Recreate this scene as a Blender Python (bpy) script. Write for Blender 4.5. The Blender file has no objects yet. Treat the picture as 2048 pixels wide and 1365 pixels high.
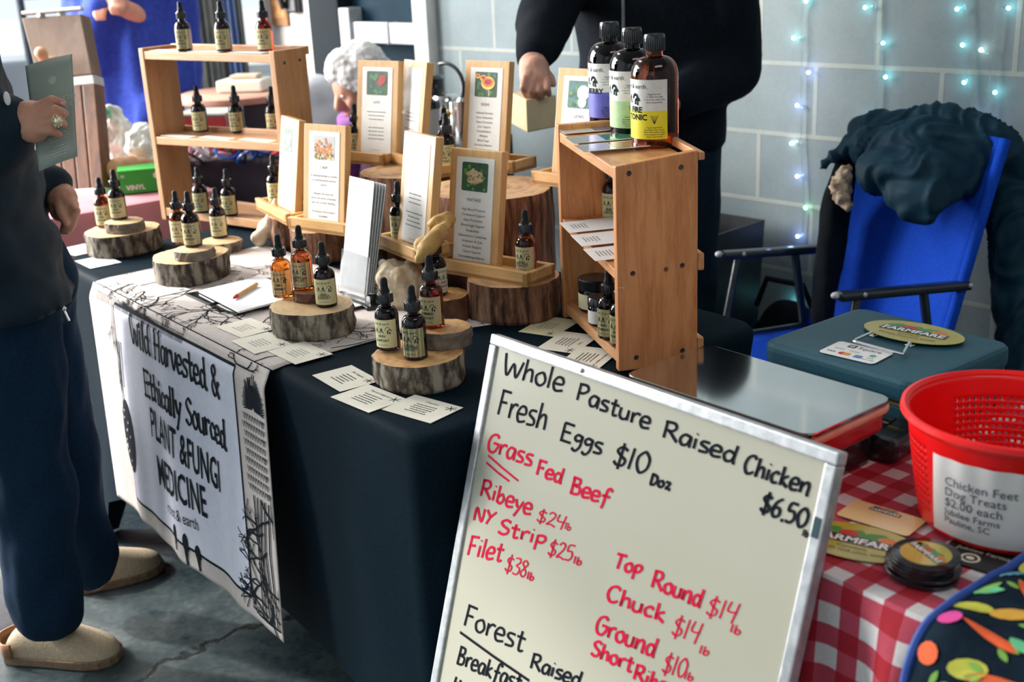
import bpy, bmesh, math, random
from mathutils import Vector as V, Matrix, noise
random.seed(7)
R=math.radians
SC=bpy.context.scene; COL=SC.collection
# ---------------------------------------------------------------- camera
F=2400.0; WPX,HPX=2048,1365; CZ=1.42
pitch,roll=R(18.6),R(2.75)
fw=V((0,math.cos(pitch),-math.sin(pitch))); r0=V((1,0,0)); u0=r0.cross(fw)
CR=r0*math.cos(roll)-u0*math.sin(roll); CU=r0*math.sin(roll)+u0*math.cos(roll)
CAM=V((0,0,CZ))
cd=bpy.data.cameras.new('camera'); co=bpy.data.objects.new('camera',cd); COL.objects.link(co)
co.matrix_world=Matrix(((CR.x,CU.x,-fw.x,0),(CR.y,CU.y,-fw.y,0),(CR.z,CU.z,-fw.z,CZ),(0,0,0,1)))
cd.sensor_width=36; cd.lens=F/WPX*36; cd.clip_start=.05; cd.clip_end=200
cd.dof.use_dof=True; cd.dof.focus_distance=1.98; cd.dof.aperture_fstop=5.0
SC.camera=co
# ---------------------------------------------------------------- light
wd=bpy.data.worlds.new('sky'); SC.world=wd; wd.use_nodes=True
bg=wd.node_tree.nodes['Background']; bg.inputs[0].default_value=(.86,.95,1,1); bg.inputs[1].default_value=1.3
def area(name,loc,target,sx,sy,power,color):
    l=bpy.data.lights.new(name,'AREA'); l.shape='RECTANGLE'; l.size=sx; l.size_y=sy; l.energy=power; l.color=color
    o=bpy.data.objects.new(name,l); COL.objects.link(o); o.location=loc
    o.rotation_euler=(V(target)-V(loc)).to_track_quat('-Z','Y').to_euler(); return o
area('daylight_from_open_door',(-4.6,4.4,2.3),(0,2.6,.8),3.4,3.0,1050,(1,.97,.92))
area('ceiling_lamp',(.9,.2,3.2),(.3,1.9,.8),1.6,.5,17,(1,.95,.88))
area('ceiling_lamp',(-1.5,4.0,3.3),(-1.2,4.0,.0),1.6,.5,34,(1,.95,.88))
area('fill_light_behind',(-1.4,-2.7,2.2),(.1,2.0,.7),1.8,1.4,6,(.86,.94,1))  # added fill from behind the camera; the wall there has no window
sl=bpy.data.lights.new('sun','SUN'); sl.energy=4.0; sl.angle=R(2.5); sl.color=(1,.96,.90); sn=bpy.data.objects.new('sun',sl); COL.objects.link(sn)
sn.rotation_euler=V((.74,-.28,-.62)).to_track_quat('-Z','Y').to_euler()
SC.view_settings.view_transform='Standard'; SC.view_settings.look='None'
SC.view_settings.exposure=-0.30; SC.view_settings.gamma=1; SC.view_settings.use_curve_mapping=False
# ---------------------------------------------------------------- measuring helpers
def ray(px,py): return fw+CR*((px-WPX/2)/F)-CU*((py-HPX/2)/F)
def at(px,py,z):
    d=ray(px,py); return CAM+d*((z-CZ)/d.z)
def D(px,py,d): return CAM+ray(px,py)*d
def proj(p):
    v=V(p)-CAM; z=v.dot(fw); return WPX/2+F*v.dot(CR)/z, HPX/2-F*v.dot(CU)/z
O=V((-.135,1.582,0)); A=V((-.616,.788,0)).normalized(); B=V((A.y,-A.x,0))
TA=math.atan2(-A.y,-A.x)                       # local x = right along the table, local y = away
def P(s,t,z): return O+A*s+B*t+V((0,0,z))
def ST(p): d=V(p)-O; return d.dot(A),d.dot(B)
def front(px,py,t):                             # on the vertical plane at depth t of the table frame
    d=ray(px,py); k=(t-(CAM-O).dot(B))/d.dot(B); p=CAM+d*k; return (p-O).dot(A),p.z
WD=V((-.686,.727,0)).normalized(); WN=V((WD.y,-WD.x,0)); W0=V((.8437,3.529,0))
def WL(u,z,off=0): return W0+WD*u-WN*off+V((0,0,z))   # off = towards the room
WA=math.atan2(-WD.y,-WD.x)
# ---------------------------------------------------------------- materials
MC={}
def nt(name):
    m=bpy.data.materials.new(name); m.use_nodes=True; n=m.node_tree
    return m,n,n.nodes['Principled BSDF']
def coords(n,scale,kind='Object'):
    tc=n.nodes.new('ShaderNodeTexCoord'); mp=n.nodes.new('ShaderNodeMapping'); mp.inputs['Scale'].default_value=scale
    n.links.new(tc.outputs[kind],mp.inputs['Vector']); return mp.outputs['Vector']
def ramp(n,fac,stops):
    r=n.nodes.new('ShaderNodeValToRGB'); e=r.color_ramp.elements
    while len(e)<len(stops): e.new(.5)
    for el,(p,c) in zip(e,stops): el.position=p; el.color=(*c,1)
    n.links.new(fac,r.inputs[0]); return r.outputs[0]
def ntex(n,vec,scale,detail=4,rough=.55,dist=0):
    t=n.nodes.new('ShaderNodeTexNoise'); t.inputs['Scale'].default_value=scale; t.inputs['Detail'].default_value=detail
    t.inputs['Roughness'].default_value=rough; t.inputs['Distortion'].default_value=dist
    n.links.new(vec,t.inputs['Vector']); return t.outputs[0]
def bump(n,p,h,strength,dist=.002):
    b=n.nodes.new('ShaderNodeBump'); b.inputs['Strength'].default_value=strength; b.inputs['Distance'].default_value=dist
    n.links.new(h,b.inputs['Height']); n.links.new(b.outputs[0],p.inputs['Normal'])
def math_(n,op,a,b=None):
    m=n.nodes.new('ShaderNodeMath'); m.operation=op
    for i,x in enumerate((a,b)):
        if x is None: continue
        if isinstance(x,(int,float)): m.inputs[i].default_value=x
        else: n.links.new(x,m.inputs[i])
    return m.outputs[0]
def pm(name,c1,c2=None,scale=30,rough=.6,metal=0,bmp=0,stretch=(1,1,1),detail=4,coat=0,spec=.5,sheen=0,lo=.35,hi=.65,bd=.002):
    if name in MC: return MC[name]
    m,n,p=nt(name); c2=c2 or tuple(min(1,x*.86) for x in c1)
    v=coords(n,stretch); f=ntex(n,v,scale,detail)
    n.links.new(ramp(n,f,[(lo,c1),(hi,c2)]),p.inputs['Base Color'])
    p.inputs['Roughness'].default_value=rough; p.inputs['Metallic'].default_value=metal
    p.inputs['Coat Weight'].default_value=coat; p.inputs['Specular IOR Level'].default_value=spec
    p.inputs['Sheen Weight'].default_value=sheen*0
    if bmp: bump(n,p,f,bmp,bd)
    MC[name]=m; return m
def wood(name,c1,c2,axis='x',rough=.45,scale=9,coat=.15):
    if name in MC: return MC[name]
    m,n,p=nt(name); st={'x':(.12,1,1),'y':(1,.12,1),'z':(1,1,.12)}[axis]
    v=coords(n,st); f=ntex(n,v,scale*6,6,.6,.6); g=ntex(n,v,scale*40,2,.5); k=ntex(n,coords(n,(1,1,1)),5,2)
    mx=math_(n,'ADD',math_(n,'MULTIPLY',f,.7),math_(n,'MULTIPLY',g,.2)); mx=math_(n,'ADD',mx,math_(n,'MULTIPLY',k,.2))
    n.links.new(ramp(n,mx,[(.40,c2),(.62,c1)]),p.inputs['Base Color'])
    p.inputs['Roughness'].default_value=rough; p.inputs['Coat Weight'].default_value=coat; bump(n,p,mx,.15,.001)
    MC[name]=m; return m
def glass(name,c,rough=.03,ior=1.45,trans=1.0):
    if name in MC: return MC[name]
    m,n,p=nt(name); v=coords(n,(1,1,1)); f=ntex(n,v,20,2)
    n.links.new(ramp(n,f,[(.3,c),(.7,tuple(x*.85 for x in c))]),p.inputs['Base Color'])
    p.inputs['Roughness'].default_value=rough; p.inputs['IOR'].default_value=ior; p.inputs['Transmission Weight'].default_value=trans
    MC[name]=m; return m
def emit(name,c,s):
    if name in MC: return MC[name]
    m,n,p=nt(name); p.inputs['Base Color'].default_value=(*c,1); p.inputs['Emission Color'].default_value=(*c,1); p.inputs['Emission Strength'].default_value=s
    MC[name]=m; return m
def bark_mat(name,c1,c2,c3,stretch=(1,1,.4),vw=.22):
    m,n,p=nt(name); v=coords(n,stretch); vo=n.nodes.new('ShaderNodeTexVoronoi'); vo.feature='DISTANCE_TO_EDGE'; vo.inputs['Scale'].default_value=34
    f=ntex(n,v,52,8,.72,.5); mixv=n.nodes.new('ShaderNodeVectorMath'); mixv.operation='ADD'
    sc=n.nodes.new('ShaderNodeVectorMath'); sc.operation='SCALE'; sc.inputs['Scale'].default_value=.045
    tn=n.nodes.new('ShaderNodeTexNoise'); tn.inputs['Scale'].default_value=30; n.links.new(v,tn.inputs['Vector'])
    n.links.new(tn.outputs[1],sc.inputs[0]); n.links.new(v,mixv.inputs[0]); n.links.new(sc.outputs[0],mixv.inputs[1]); n.links.new(mixv.outputs[0],vo.inputs['Vector'])
    e=math_(n,'MULTIPLY',vo.outputs['Distance'],4.0); h=math_(n,'ADD',math_(n,'MULTIPLY',f,1.0-vw*.5),math_(n,'MULTIPLY',e,vw))
    n.links.new(ramp(n,h,[(.42,c1),(.53,c2),(.68,c3)]),p.inputs['Base Color']); p.inputs['Roughness'].default_value=.9
    bump(n,p,h,.9,.006); MC[name]=m; return m
def ring_mat(name,c1,c2,cb,freq=520,red=None):
    m,n,p=nt(name); tc=n.nodes.new('ShaderNodeTexCoord'); sx=n.nodes.new('ShaderNodeSeparateXYZ'); n.links.new(tc.outputs['Object'],sx.inputs[0])
    rr=math_(n,'SQRT',math_(n,'ADD',math_(n,'POWER',sx.outputs[0],2),math_(n,'POWER',sx.outputs[1],2)))
    f=ntex(n,tc.outputs['Object'],22,4); g=ntex(n,tc.outputs['Object'],140,3)
    w=math_(n,'SINE',math_(n,'ADD',math_(n,'MULTIPLY',rr,freq),math_(n,'MULTIPLY',f,14)))
    h=math_(n,'ADD',math_(n,'MULTIPLY',w,.045),math_(n,'ADD',math_(n,'MULTIPLY',f,.75),math_(n,'MULTIPLY',g,.25)))
    n.links.new(ramp(n,h,[(.28,c2),(.52,c1)] if not red else [(.25,red),(.36,c2),(.56,c1)]),p.inputs['Base Color']); p.inputs['Roughness'].default_value=.55
    bump(n,p,h,.2,.001); MC[name]=m; return m
# ---------------------------------------------------------------- mesh helpers
class MB:
    def __init__(s): s.v=[]; s.f=[]; s.m=[]
    def add(s,vs,fs,mi=0,M=None):
        b=len(s.v); s.v+=[tuple(M@V(x)) if M else tuple(x) for x in vs]
        for f in fs: s.f.append(tuple(i+b for i in f)); s.m.append(mi)
        return s
    def box(s,c,d,mi=0,M=None):
        x,y,z=[q/2 for q in d]; vs=[(c[0]+i*x,c[1]+j*y,c[2]+k*z) for k in(-1,1) for j in(-1,1) for i in(-1,1)]
        return s.add(vs,[(0,2,3,1),(4,5,7,6),(0,1,5,4),(2,6,7,3),(0,4,6,2),(1,3,7,5)],mi,M)
    def hexa(s,q,mi=0): return s.add(q,[(0,3,2,1),(4,5,6,7),(0,1,5,4),(1,2,6,5),(2,3,7,6),(3,0,4,7)],mi)
    def prism(s,poly,z0,z1,mi=0,M=None):
        n=len(poly); vs=[(x,y,z0) for x,y in poly]+[(x,y,z1) for x,y in poly]
        return s.add(vs,[tuple(range(n-1,-1,-1)),tuple(range(n,2*n))]+[(i,(i+1)%n,n+(i+1)%n,n+i) for i in range(n)],mi,M)
    def lathe(s,prof,n=28,mi=0,M=None,a0=0,a1=None,cap=True):
        full=a1 is None; a1=2*math.pi if full else a1; c=n if full else n+1; vs=[]; fs=[]
        for r,z in prof:
            for i in range(c):
                t=a0+(a1-a0)*i/n; vs.append((r*math.cos(t),r*math.sin(t),z))
        for j in range(len(prof)-1):
            for i in range(n):
                k=(i+1)%c if full else i+1; fs.append((j*c+i,j*c+k,(j+1)*c+k,(j+1)*c+i))
        if full and cap:
            if prof[0][0]>1e-6: fs.append(tuple(range(c-1,-1,-1)))
            if prof[-1][0]>1e-6: fs.append(tuple(range((len(prof)-1)*c,len(prof)*c)))
        return s.add(vs,fs,mi,M)
    def tube(s,pts,r,n=8,mi=0,closed=False):
        pts=[V(p) for p in pts]; rs=r if isinstance(r,(list,tuple)) else [r]*len(pts); vs=[]; fs=[]; up=None
        for i,p in enumerate(pts):
            d=(pts[min(i+1,len(pts)-1)]-pts[max(i-1,0)]); d=d.normalized() if d.length>1e-9 else V((0,0,1))
            if up is None: up=d.orthogonal().normalized()
            up=(up-d*up.dot(d)); up=up.normalized() if up.length>1e-6 else d.orthogonal().normalized(); w=d.cross(up)
            for k in range(n):
                t=2*math.pi*k/n; vs.append(p+(up*math.cos(t)+w*math.sin(t))*rs[i])
        for i in range(len(pts)-1):
            for k in range(n): fs.append((i*n+k,i*n+(k+1)%n,(i+1)*n+(k+1)%n,(i+1)*n+k))
        fs+=[tuple(range(n-1,-1,-1)),tuple(range((len(pts)-1)*n,len(pts)*n))]
        return s.add(vs,fs,mi)
    def ball(s,c,r,mi=0,nu=14,nv=9,M=None):
        rx,ry,rz=r if isinstance(r,(list,tuple)) else (r,r,r); vs=[(c[0],c[1],c[2]-rz)]; fs=[]
        for j in range(1,nv):
            t=-math.pi/2+math.pi*j/nv
            for i in range(nu): a=2*math.pi*i/nu; vs.append((c[0]+rx*math.cos(t)*math.cos(a),c[1]+ry*math.cos(t)*math.sin(a),c[2]+rz*math.sin(t)))
        vs.append((c[0],c[1],c[2]+rz)); T=len(vs)-1
        for i in range(nu):
            k=(i+1)%nu; fs.append((0,1+k,1+i)); fs.append((T,T-nu+i,T-nu+k))
            for j in range(nv-2): fs.append((1+j*nu+i,1+j*nu+k,1+(j+1)*nu+k,1+(j+1)*nu+i))
        return s.add(vs,fs,mi,M)
    def chain(s,pr,n=12):
        for (p,r),(q,t) in zip(pr,pr[1:]): s.tube([p,q],[r,t],n)
        for p,r in pr: s.ball(p,r,0,n,8)
        return s
    def loft(s,rings,n=28,mi=0):        # rings: (centre, rx, ry, angle)
        vs=[];fs=[]
        for c,rx,ry,an in rings:
            ca,sa=math.cos(an),math.sin(an)
            for i in range(n):
                t=2*math.pi*i/n; x,y=rx*math.cos(t),ry*math.sin(t); vs.append((c[0]+x*ca-y*sa,c[1]+x*sa+y*ca,c[2]))
        for j in range(len(rings)-1):
            for i in range(n): k=(i+1)%n; fs.append((j*n+i,j*n+k,(j+1)*n+k,(j+1)*n+i))
        fs+=[tuple(range(n-1,-1,-1)),tuple(range((len(rings)-1)*n,len(rings)*n))]
        return s.add(vs,fs,mi)
    def build(s,name,mats,parent=None,smooth=False,bev=0,loc=None,rz=0,seg=2,uv=None):
        me=bpy.data.meshes.new(name); me.from_pydata(s.v,[],s.f)
        mats=mats if isinstance(mats,(list,tuple)) else [mats]
        for m in mats: me.materials.append(m)
        me.polygons.foreach_set('material_index',s.m)
        if bev:
            bm=bmesh.new(); bm.from_mesh(me); bmesh.ops.recalc_face_normals(bm,faces=bm.faces)
            es=[e for e in bm.edges if len(e.link_faces)==2 and e.calc_face_angle(0)>.6]
            bmesh.ops.bevel(bm,geom=es,offset=bev,segments=seg,profile=.6,affect='EDGES',clamp_overlap=True); bm.to_mesh(me); bm.free()
        if uv:
            l=me.uv_layers.new(name='UVMap')
            for lp in me.loops: l.data[lp.index].uv=uv[lp.vertex_index]
        return finish(me,name,parent,smooth,loc,rz)
def finish(me,name,parent=None,smooth=False,loc=None,rz=0):
    if smooth:
        me.polygons.foreach_set('use_smooth',[True]*len(me.polygons))
        if smooth!='all':
            try: me.set_sharp_from_angle(angle=R(40))
            except Exception: pass
    me.update(); o=bpy.data.objects.new(name,me); COL.objects.link(o)
    if parent: o.parent=parent
    if loc is not None: o.location=loc
    o.rotation_euler=(0,0,rz); return o
def evald(mb,mods):
    me=bpy.data.meshes.new('t'); me.from_pydata(mb.v,[],mb.f)
    bm=bmesh.new(); bm.from_mesh(me); bmesh.ops.recalc_face_normals(bm,faces=bm.faces); bm.to_mesh(me); bm.free()
    o=bpy.data.objects.new('t',me); COL.objects.link(o)
    for ty,kw in mods:
        m=o.modifiers.new('m',ty)
        for k,v in kw.items(): setattr(m,k,v)
    dg=bpy.context.evaluated_depsgraph_get(); r=bpy.data.meshes.new_from_object(o.evaluated_get(dg))
    bpy.data.objects.remove(o); bpy.data.meshes.remove(me); return r
def blob(mb,name,mat,parent=None,vox=.01,it=6,fold=None,loc=None):
    me=evald(mb,[('REMESH',dict(mode='VOXEL',voxel_size=vox)),('SMOOTH',dict(factor=.5,iterations=it))])
    if fold:
        ns=[v.normal.copy() for v in me.vertices]
        for v,nn in zip(me.vertices,ns): v.co+=nn*fold(v.co)
    me.materials.clear(); me.materials.append(mat)
    return finish(me,name,parent,'all',loc)
def tag(o,label=None,cat=None,group=None,kind=None):
    if label: o['label']=label
    if cat: o['category']=cat
    if group: o['group']=group
    if kind: o['kind']=kind
    return o
def thing(name,label,cat,loc=(0,0,0),rz=0,group=None):
    o=bpy.data.objects.new(name,None); COL.objects.link(o); o.empty_display_size=.05; o.location=loc; o.rotation_euler=(0,0,rz)
    return tag(o,label,cat,group)
def struct(o): o['kind']='structure'; return o
def dup(root,loc,rz,label,group=None,swap=None):
    r=root.copy(); COL.objects.link(r); r.location=loc; r.rotation_euler=(0,0,rz); r['label']=label
    if group: r['group']=group
    for ch in list(root.children):
        c=ch.copy(); COL.objects.link(c); c.parent=r
        if swap and ch.name.split('.')[0] in swap:
            c.data=ch.data.copy(); c.data.materials.clear(); c.data.materials.append(swap[ch.name.split('.')[0]])
        for g in list(ch.children):
            d=g.copy(); COL.objects.link(d); d.parent=c
    return r
# ---------------------------------------------------------------- lettering
TXT={}
def text2d(s,size=1.0,align='CENTER',bold=0,sx=1.0,shear=0):
    k=(s,align,bold,sx,shear)
    if k not in TXT:
        c=bpy.data.curves.new('t','FONT'); c.body=s; c.size=1; c.align_x=align; c.resolution_u=2; c.offset=bold; c.shear=shear
        o=bpy.data.objects.new('t',c); COL.objects.link(o); dg=bpy.context.evaluated_depsgraph_get()
        me=bpy.data.meshes.new_from_object(o.evaluated_get(dg))
        TXT[k]=([(v.co.x*sx,v.co.y) for v in me.vertices],[tuple(p.vertices) for p in me.polygons])
        bpy.data.objects.remove(o); bpy.data.curves.remove(c); bpy.data.meshes.remove(me)
    v,f=TXT[k]; return [(x*size,y*size) for x,y in v],f
def ribbon2d(pts,w,nib=None,thin=.3):
    n=len(pts); L=[];Rr=[]
    for i in range(n):
        a=pts[max(i-1,0)]; b=pts[min(i+1,n-1)]; dx,dy=b[0]-a[0],b[1]-a[1]; l=math.hypot(dx,dy) or 1e-9; dx/=l; dy/=l
        ww=w if nib is None else w*(thin+(1-thin)*abs(math.sin(math.atan2(dy,dx)-nib)))
        L.append((pts[i][0]-dy*ww/2,pts[i][1]+dx*ww/2)); Rr.append((pts[i][0]+dy*ww/2,pts[i][1]-dx*ww/2))
    # round-ish ends
    return L+Rr,[(n+i,n+i+1,i+1,i) for i in range(n-1)]
def smooth2d(pts,k=5):
    if len(pts)<3: return pts
    out=[]
    for i in range(len(pts)-1):
        p0=pts[max(i-1,0)];p1=pts[i];p2=pts[i+1];p3=pts[min(i+2,len(pts)-1)]
        for j in range(k):
            t=j/k; out.append(tuple(.5*(2*p1[q]+(p2[q]-p0[q])*t+(2*p0[q]-5*p1[q]+4*p2[q]-p3[q])*t*t+(3*p1[q]-p0[q]-3*p2[q]+p3[q])*t**3) for q in(0,1)))
    return out+[pts[-1]]
GL={}
for ln in '''W 9 0,10 1,4 2.5,0 4.5,6 6.5,0 8.5,8
h 5.6 1,10 1,0 1,3 2.5,5.5 4,5 4.5,0
o 5.2 2.5,6 .5,4 1,.8 3,0 4.5,2.5 3.5,5.5 2.5,6
l 2.6 1,10 1,0
e 5 .5,3 4,3.5 3.5,6 1.5,6 .3,3 1.5,0 4.5,.8
P 6.2 1,0 1,10 / .5,9.5 4,10 5,7.5 3,5 1,4.8
a 5.4 4.5,5.5 2,6 .5,3 1.5,0 3.5,1 4.5,5.5 4.5,1 5,0
s 4.6 4,6 1.5,5.8 1,4 3.5,2.5 3.5,.5 .5,0
t 4.6 2,9 2,1 3,0 4,.8 / .3,6 4,6
u 5.2 .5,6 .5,1.5 2,0 3.8,1.5 4,6 4,0
r 4.3 .8,6 1,0 1,3.5 2.5,6 4,5.8
R 7 1,0 1,10 / .3,9.5 4,10 5,7.5 3.5,5.2 1,5 / 2.5,5 6.5,0
i 2.4 1,6 1,0 / 1,8.3 1.2,8.9
d 5.6 4,5 2,5.8 .5,3 1.5,0 3.5,1 4.3,5 / 4.5,10 4.2,1 5,0
C 6.2 5.5,8.5 4,10 1.5,8.5 .5,4 2,.3 4,.5 5.5,2
c 4.6 4,5 2.5,6 .6,3.5 1.5,.3 4,.8
k 5.2 1,10 1,0 / 4,6 1.3,3 4.5,0
n 5.5 .8,6 .8,0 1,3.5 3,6 4.2,4.5 4.3,0 5,.3
F 5.6 1,10 1,0 / .5,10 5,10 / 1,5.3 4,5.5
E 6.2 1,10 1,0 / 1,10 5.5,10 / 1,5.2 4.5,5.4 / .5,0 5.5,.2
g 4.8 4,5.5 2,6 .8,4 2,2.5 4,4 4,5.5 3.8,0 2,-3 .3,-2
$ 5.6 4.8,8 2.5,9 .8,7 2.5,5 4.5,3.5 4,1 1.5,.5 .2,1.8 / 2.8,11 2.4,-1.5
1 3 1.5,10 1,0
0 6 3,10 .8,7 .8,3 2.5,0 4.8,2.5 5,7 3,10
D 6 1,0 1,10 / .3,10 4,9 5.2,5 3.5,.5 .5,0
z 4.8 .5,5.8 2,6.3 3.5,5 1.5,0 2.5,.5 4.8,-.5
. 2 1,.6 1.1,0 .8,-1
6 5.5 4.5,10 2,7.5 .6,3 2,0 4.3,1.5 4,4.5 2,4.8 .8,3
5 5.5 4.8,10 1.5,9.6 1,5.8 3.5,6 4.5,3 3,.3 .5,.3
b 5.5 1,10 1,0 / 1,3 3,5.5 4.3,3 3,0 1,.6
G 6.6 5.5,8.5 4,10 1.5,8.5 .5,4.5 1.5,.5 4,0 5.5,2.5 5.8,5 3.2,5
B 6.2 1,0 1,10 / .3,10 4,9.6 4,6.5 1,5.3 4.8,4.5 4.8,1 3,0 .5,0
f 5 5,8.5 4,10 2.6,8.5 2,0 1.5,-3 / .5,4.8 4.5,5
y 5 .5,6 1.5,2.5 2.5,2 / 4.5,6 3,1.5 1,-4
N 6.5 1,0 1.2,9.5 5,.5 5.5,10
Y 6 .5,10 2.8,5.5 / 5.5,10 2.8,5 1.5,0
S 5.6 5,9 3,10 1,8 2,5.8 4.5,4 4.5,1.5 2.5,0 .3,1
p 5.5 1,6 .8,-4 / 1,5.5 3.5,6.2 4.5,4 3,1.5 1,2
2 5.6 .8,8 2.5,10 4.5,8.5 3.5,5 .5,.3 2.5,.8 5.5,-.3
4 6 1.2,10 .6,5 4.8,5 / 4.8,10 3.5,-1
3 5 .6,9.5 3.5,10 4,7.5 2,5.5 4.5,4 4,1 2,0 .3,.5
8 5.6 4,9 2.5,10 1,8 2.8,5.5 4.5,2.5 2.8,0 .8,2 2.5,5 4.5,8 4,9
T 6.2 .3,10 6,10 / 3,10 2.5,0
I 2.6 1.5,10 1,0
v 4.8 .5,6 2.3,0 4.5,6
H 7 1,10 1,0 / 5.5,10 5.5,0 / 1,5 5.5,5.4
& 7 6,0 1.5,7.5 3,10 4.2,8 1,3.5 1.5,.5 3.5,0 6,4.5
x 4.6 .5,6 4.3,0 / 4.2,6 .4,0'''.split('\n'):
    w=ln.split(' '); st=[[]]
    for q in w[2:]:
        if q=='/': st.append([])
        else: st[-1].append(tuple(float(z) for z in q.split(',')))
    GL[w[0]]=(float(w[1]),st)
def hand2d(s,length,cap,w,nib=None,thin=.3,serif=False):   # pen strokes, baseline along +x from 0 to length
    tot=sum(GL[c][0] if c!=' ' else 4 for c in s); kx=length/tot; ky=cap/10; vs=[];fs=[];x=0
    for c in s:
        if c==' ': x+=4; continue
        ad,sts=GL[c]
        for st in sts:
            pts=smooth2d([((x+px)*kx,py*ky) for px,py in st]); v,f=ribbon2d(pts,w,nib,thin)
            if serif:
                for e in (pts[0],pts[-1]):
                    b=len(v); h=w*.62
                    v+= [(e[0]+h*math.cos(q*math.pi/3),e[1]+h*math.sin(q*math.pi/3)) for q in range(6)]; f=f+[tuple(range(b,b+6))]
            b=len(vs); vs+=v; fs+=[tuple(i+b for i in q) for q in f]
        x+=ad
    return vs,fs
def plantext(mb,lines,x,y,size,lead,mi=0,off=.0003,align='CENTER',bold=0,sx=1,M=None):
    for i,s in enumerate(lines):
        if not s: continue
        v,f=text2d(s,size,align,bold,sx); mb.add([(x+a,y-i*lead+b,off) for a,b in v],f,mi,M)
def bars(mb,rows,x,y,w,h,lead,mi=0,off=.0003,M=None,jit=.3):   # rows of unreadable print
    for i in range(rows):
        ww=w*(1-jit*random.random()); p=x-ww/2
        while p<x+ww/2:
            l=w*random.uniform(.05,.13); mb.add([(p,y-i*lead,off),(min(p+l,x+ww/2),y-i*lead,off),(min(p+l,x+ww/2),y-i*lead+h,off),(p,y-i*lead+h,off)],[(0,1,2,3)],mi,M); p+=l+w*.025
# ================================================================ the hall
def floor_mat():
    m,n,p=nt('polished_concrete'); v=coords(n,(1,1,1)); f=ntex(n,v,3.2,8,.62,.4); g=ntex(n,v,60,4,.6)
    h=math_(n,'ADD',math_(n,'MULTIPLY',f,.75),math_(n,'MULTIPLY',g,.25))
    base=ramp(n,h,[(.36,(.014,.026,.032)),(.52,(.050,.068,.074)),(.66,(.12,.14,.14))])
    vo=n.nodes.new('ShaderNodeTexVoronoi'); vo.feature='DISTANCE_TO_EDGE'; vo.inputs['Scale'].default_value=1.1
    ds=n.nodes.new('ShaderNodeVectorMath'); ds.operation='MULTIPLY_ADD'; nn=n.nodes.new('ShaderNodeTexNoise'); nn.inputs['Scale'].default_value=5; nn.inputs['Detail'].default_value=6
    n.links.new(v,nn.inputs['Vector']); n.links.new(nn.outputs[1],ds.inputs[0]); ds.inputs[1].default_value=(.35,.35,.35); n.links.new(v,ds.inputs[2]); n.links.new(ds.outputs[0],vo.inputs['Vector'])
    cr=ramp(n,vo.outputs['Distance'],[(.004,(0,0,0)),(.014,(1,1,1))])
    mx=n.nodes.new('ShaderNodeMix'); mx.data_type='RGBA'; mx.blend_type='MULTIPLY'; mx.inputs[0].default_value=.8
    n.links.new(base,mx.inputs[6]); n.links.new(cr,mx.inputs[7]); n.links.new(mx.outputs[2],p.inputs['Base Color'])
    n.links.new(ramp(n,f,[(.35,(.22,.22,.22)),(.65,(.5,.5,.5))]),p.inputs['Roughness']); bump(n,p,math_(n,'ADD',math_(n,'MULTIPLY',cr,.35),math_(n,'MULTIPLY',h,.5)),.5,.006); return m
def block_mat():
    m,n,p=nt('painted_concrete_block'); tc=n.nodes.new('ShaderNodeTexCoord'); sx=n.nodes.new('ShaderNodeSeparateXYZ'); n.links.new(tc.outputs['Object'],sx.inputs[0])
    cx=n.nodes.new('ShaderNodeCombineXYZ'); n.links.new(math_(n,'ADD',math_(n,'MULTIPLY',sx.outputs[0],-1.0),-.105+3.8),cx.inputs[0]); n.links.new(math_(n,'ADD',sx.outputs[2],-.0085+.411*4),cx.inputs[1])
    b=n.nodes.new('ShaderNodeTexBrick'); b.inputs['Scale'].default_value=1; b.inputs['Brick Width'].default_value=.38; b.inputs['Row Height'].default_value=.2055
    b.inputs['Mortar Size'].default_value=.0075; b.inputs['Mortar Smooth'].default_value=.3; b.offset=.5; b.offset_frequency=2
    b.inputs['Color1'].default_value=(.255,.315,.345,1); b.inputs['Color2'].default_value=(.30,.355,.375,1); b.inputs['Mortar'].default_value=(.44,.47,.45,1)
    n.links.new(cx.outputs[0],b.inputs['Vector']); v=coords(n,(1,1,1)); f=ntex(n,v,70,5,.7); g=ntex(n,v,6,4,.6)
    mx=n.nodes.new('ShaderNodeMix'); mx.data_type='RGBA'; mx.blend_type='MULTIPLY'; mx.inputs[0].default_value=.8
    n.links.new(b.outputs[0],mx.inputs[6]); n.links.new(ramp(n,math_(n,'ADD',math_(n,'MULTIPLY',f,.4),math_(n,'MULTIPLY',g,.6)),[(.35,(.72,.76,.76)),(.65,(1,1,1))]),mx.inputs[7]); n.links.new(mx.outputs[2],p.inputs['Base Color'])
    p.inputs['Roughness'].default_value=.75; bump(n,p,math_(n,'ADD',math_(n,'MULTIPLY',f,.6),b.outputs[1]),.35,.004); return m
FM=floor_mat(); BM=block_mat()
fl=MB().box((0,3,-.06),(24,26,.12)).build('floor',FM); struct(fl)
white_paint=pm('white_painted_trim',(.80,.79,.76),(.72,.72,.70),9,.5); navy_paint=pm('navy_painted_steel',(.003,.022,.042),(.005,.03,.054),6,.7,spec=.2)
plaster=pm('cream_plaster',(.72,.68,.62),(.62,.58,.52),4,.8); dark_metal=pm('dark_navy_frame',(.0015,.007,.012),(.003,.010,.017),8,.7,spec=.2)
wall=MB()
def wslab(mb,u0,u1,z0,z1,th=.2,off=0,mi=0): return mb.box(((-(u0+u1))/2,th/2-off,(z0+z1)/2),(abs(u1-u0),th,z1-z0),mi)
W0z=V((W0.x,W0.y,0))
def wobj(name,mb,mats,**k): return mb.build(name,mats,loc=W0z,rz=WA,**k)
struct(wobj('wall_back',wslab(MB(),-4.2,1.555,0,3.4),BM))
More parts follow.
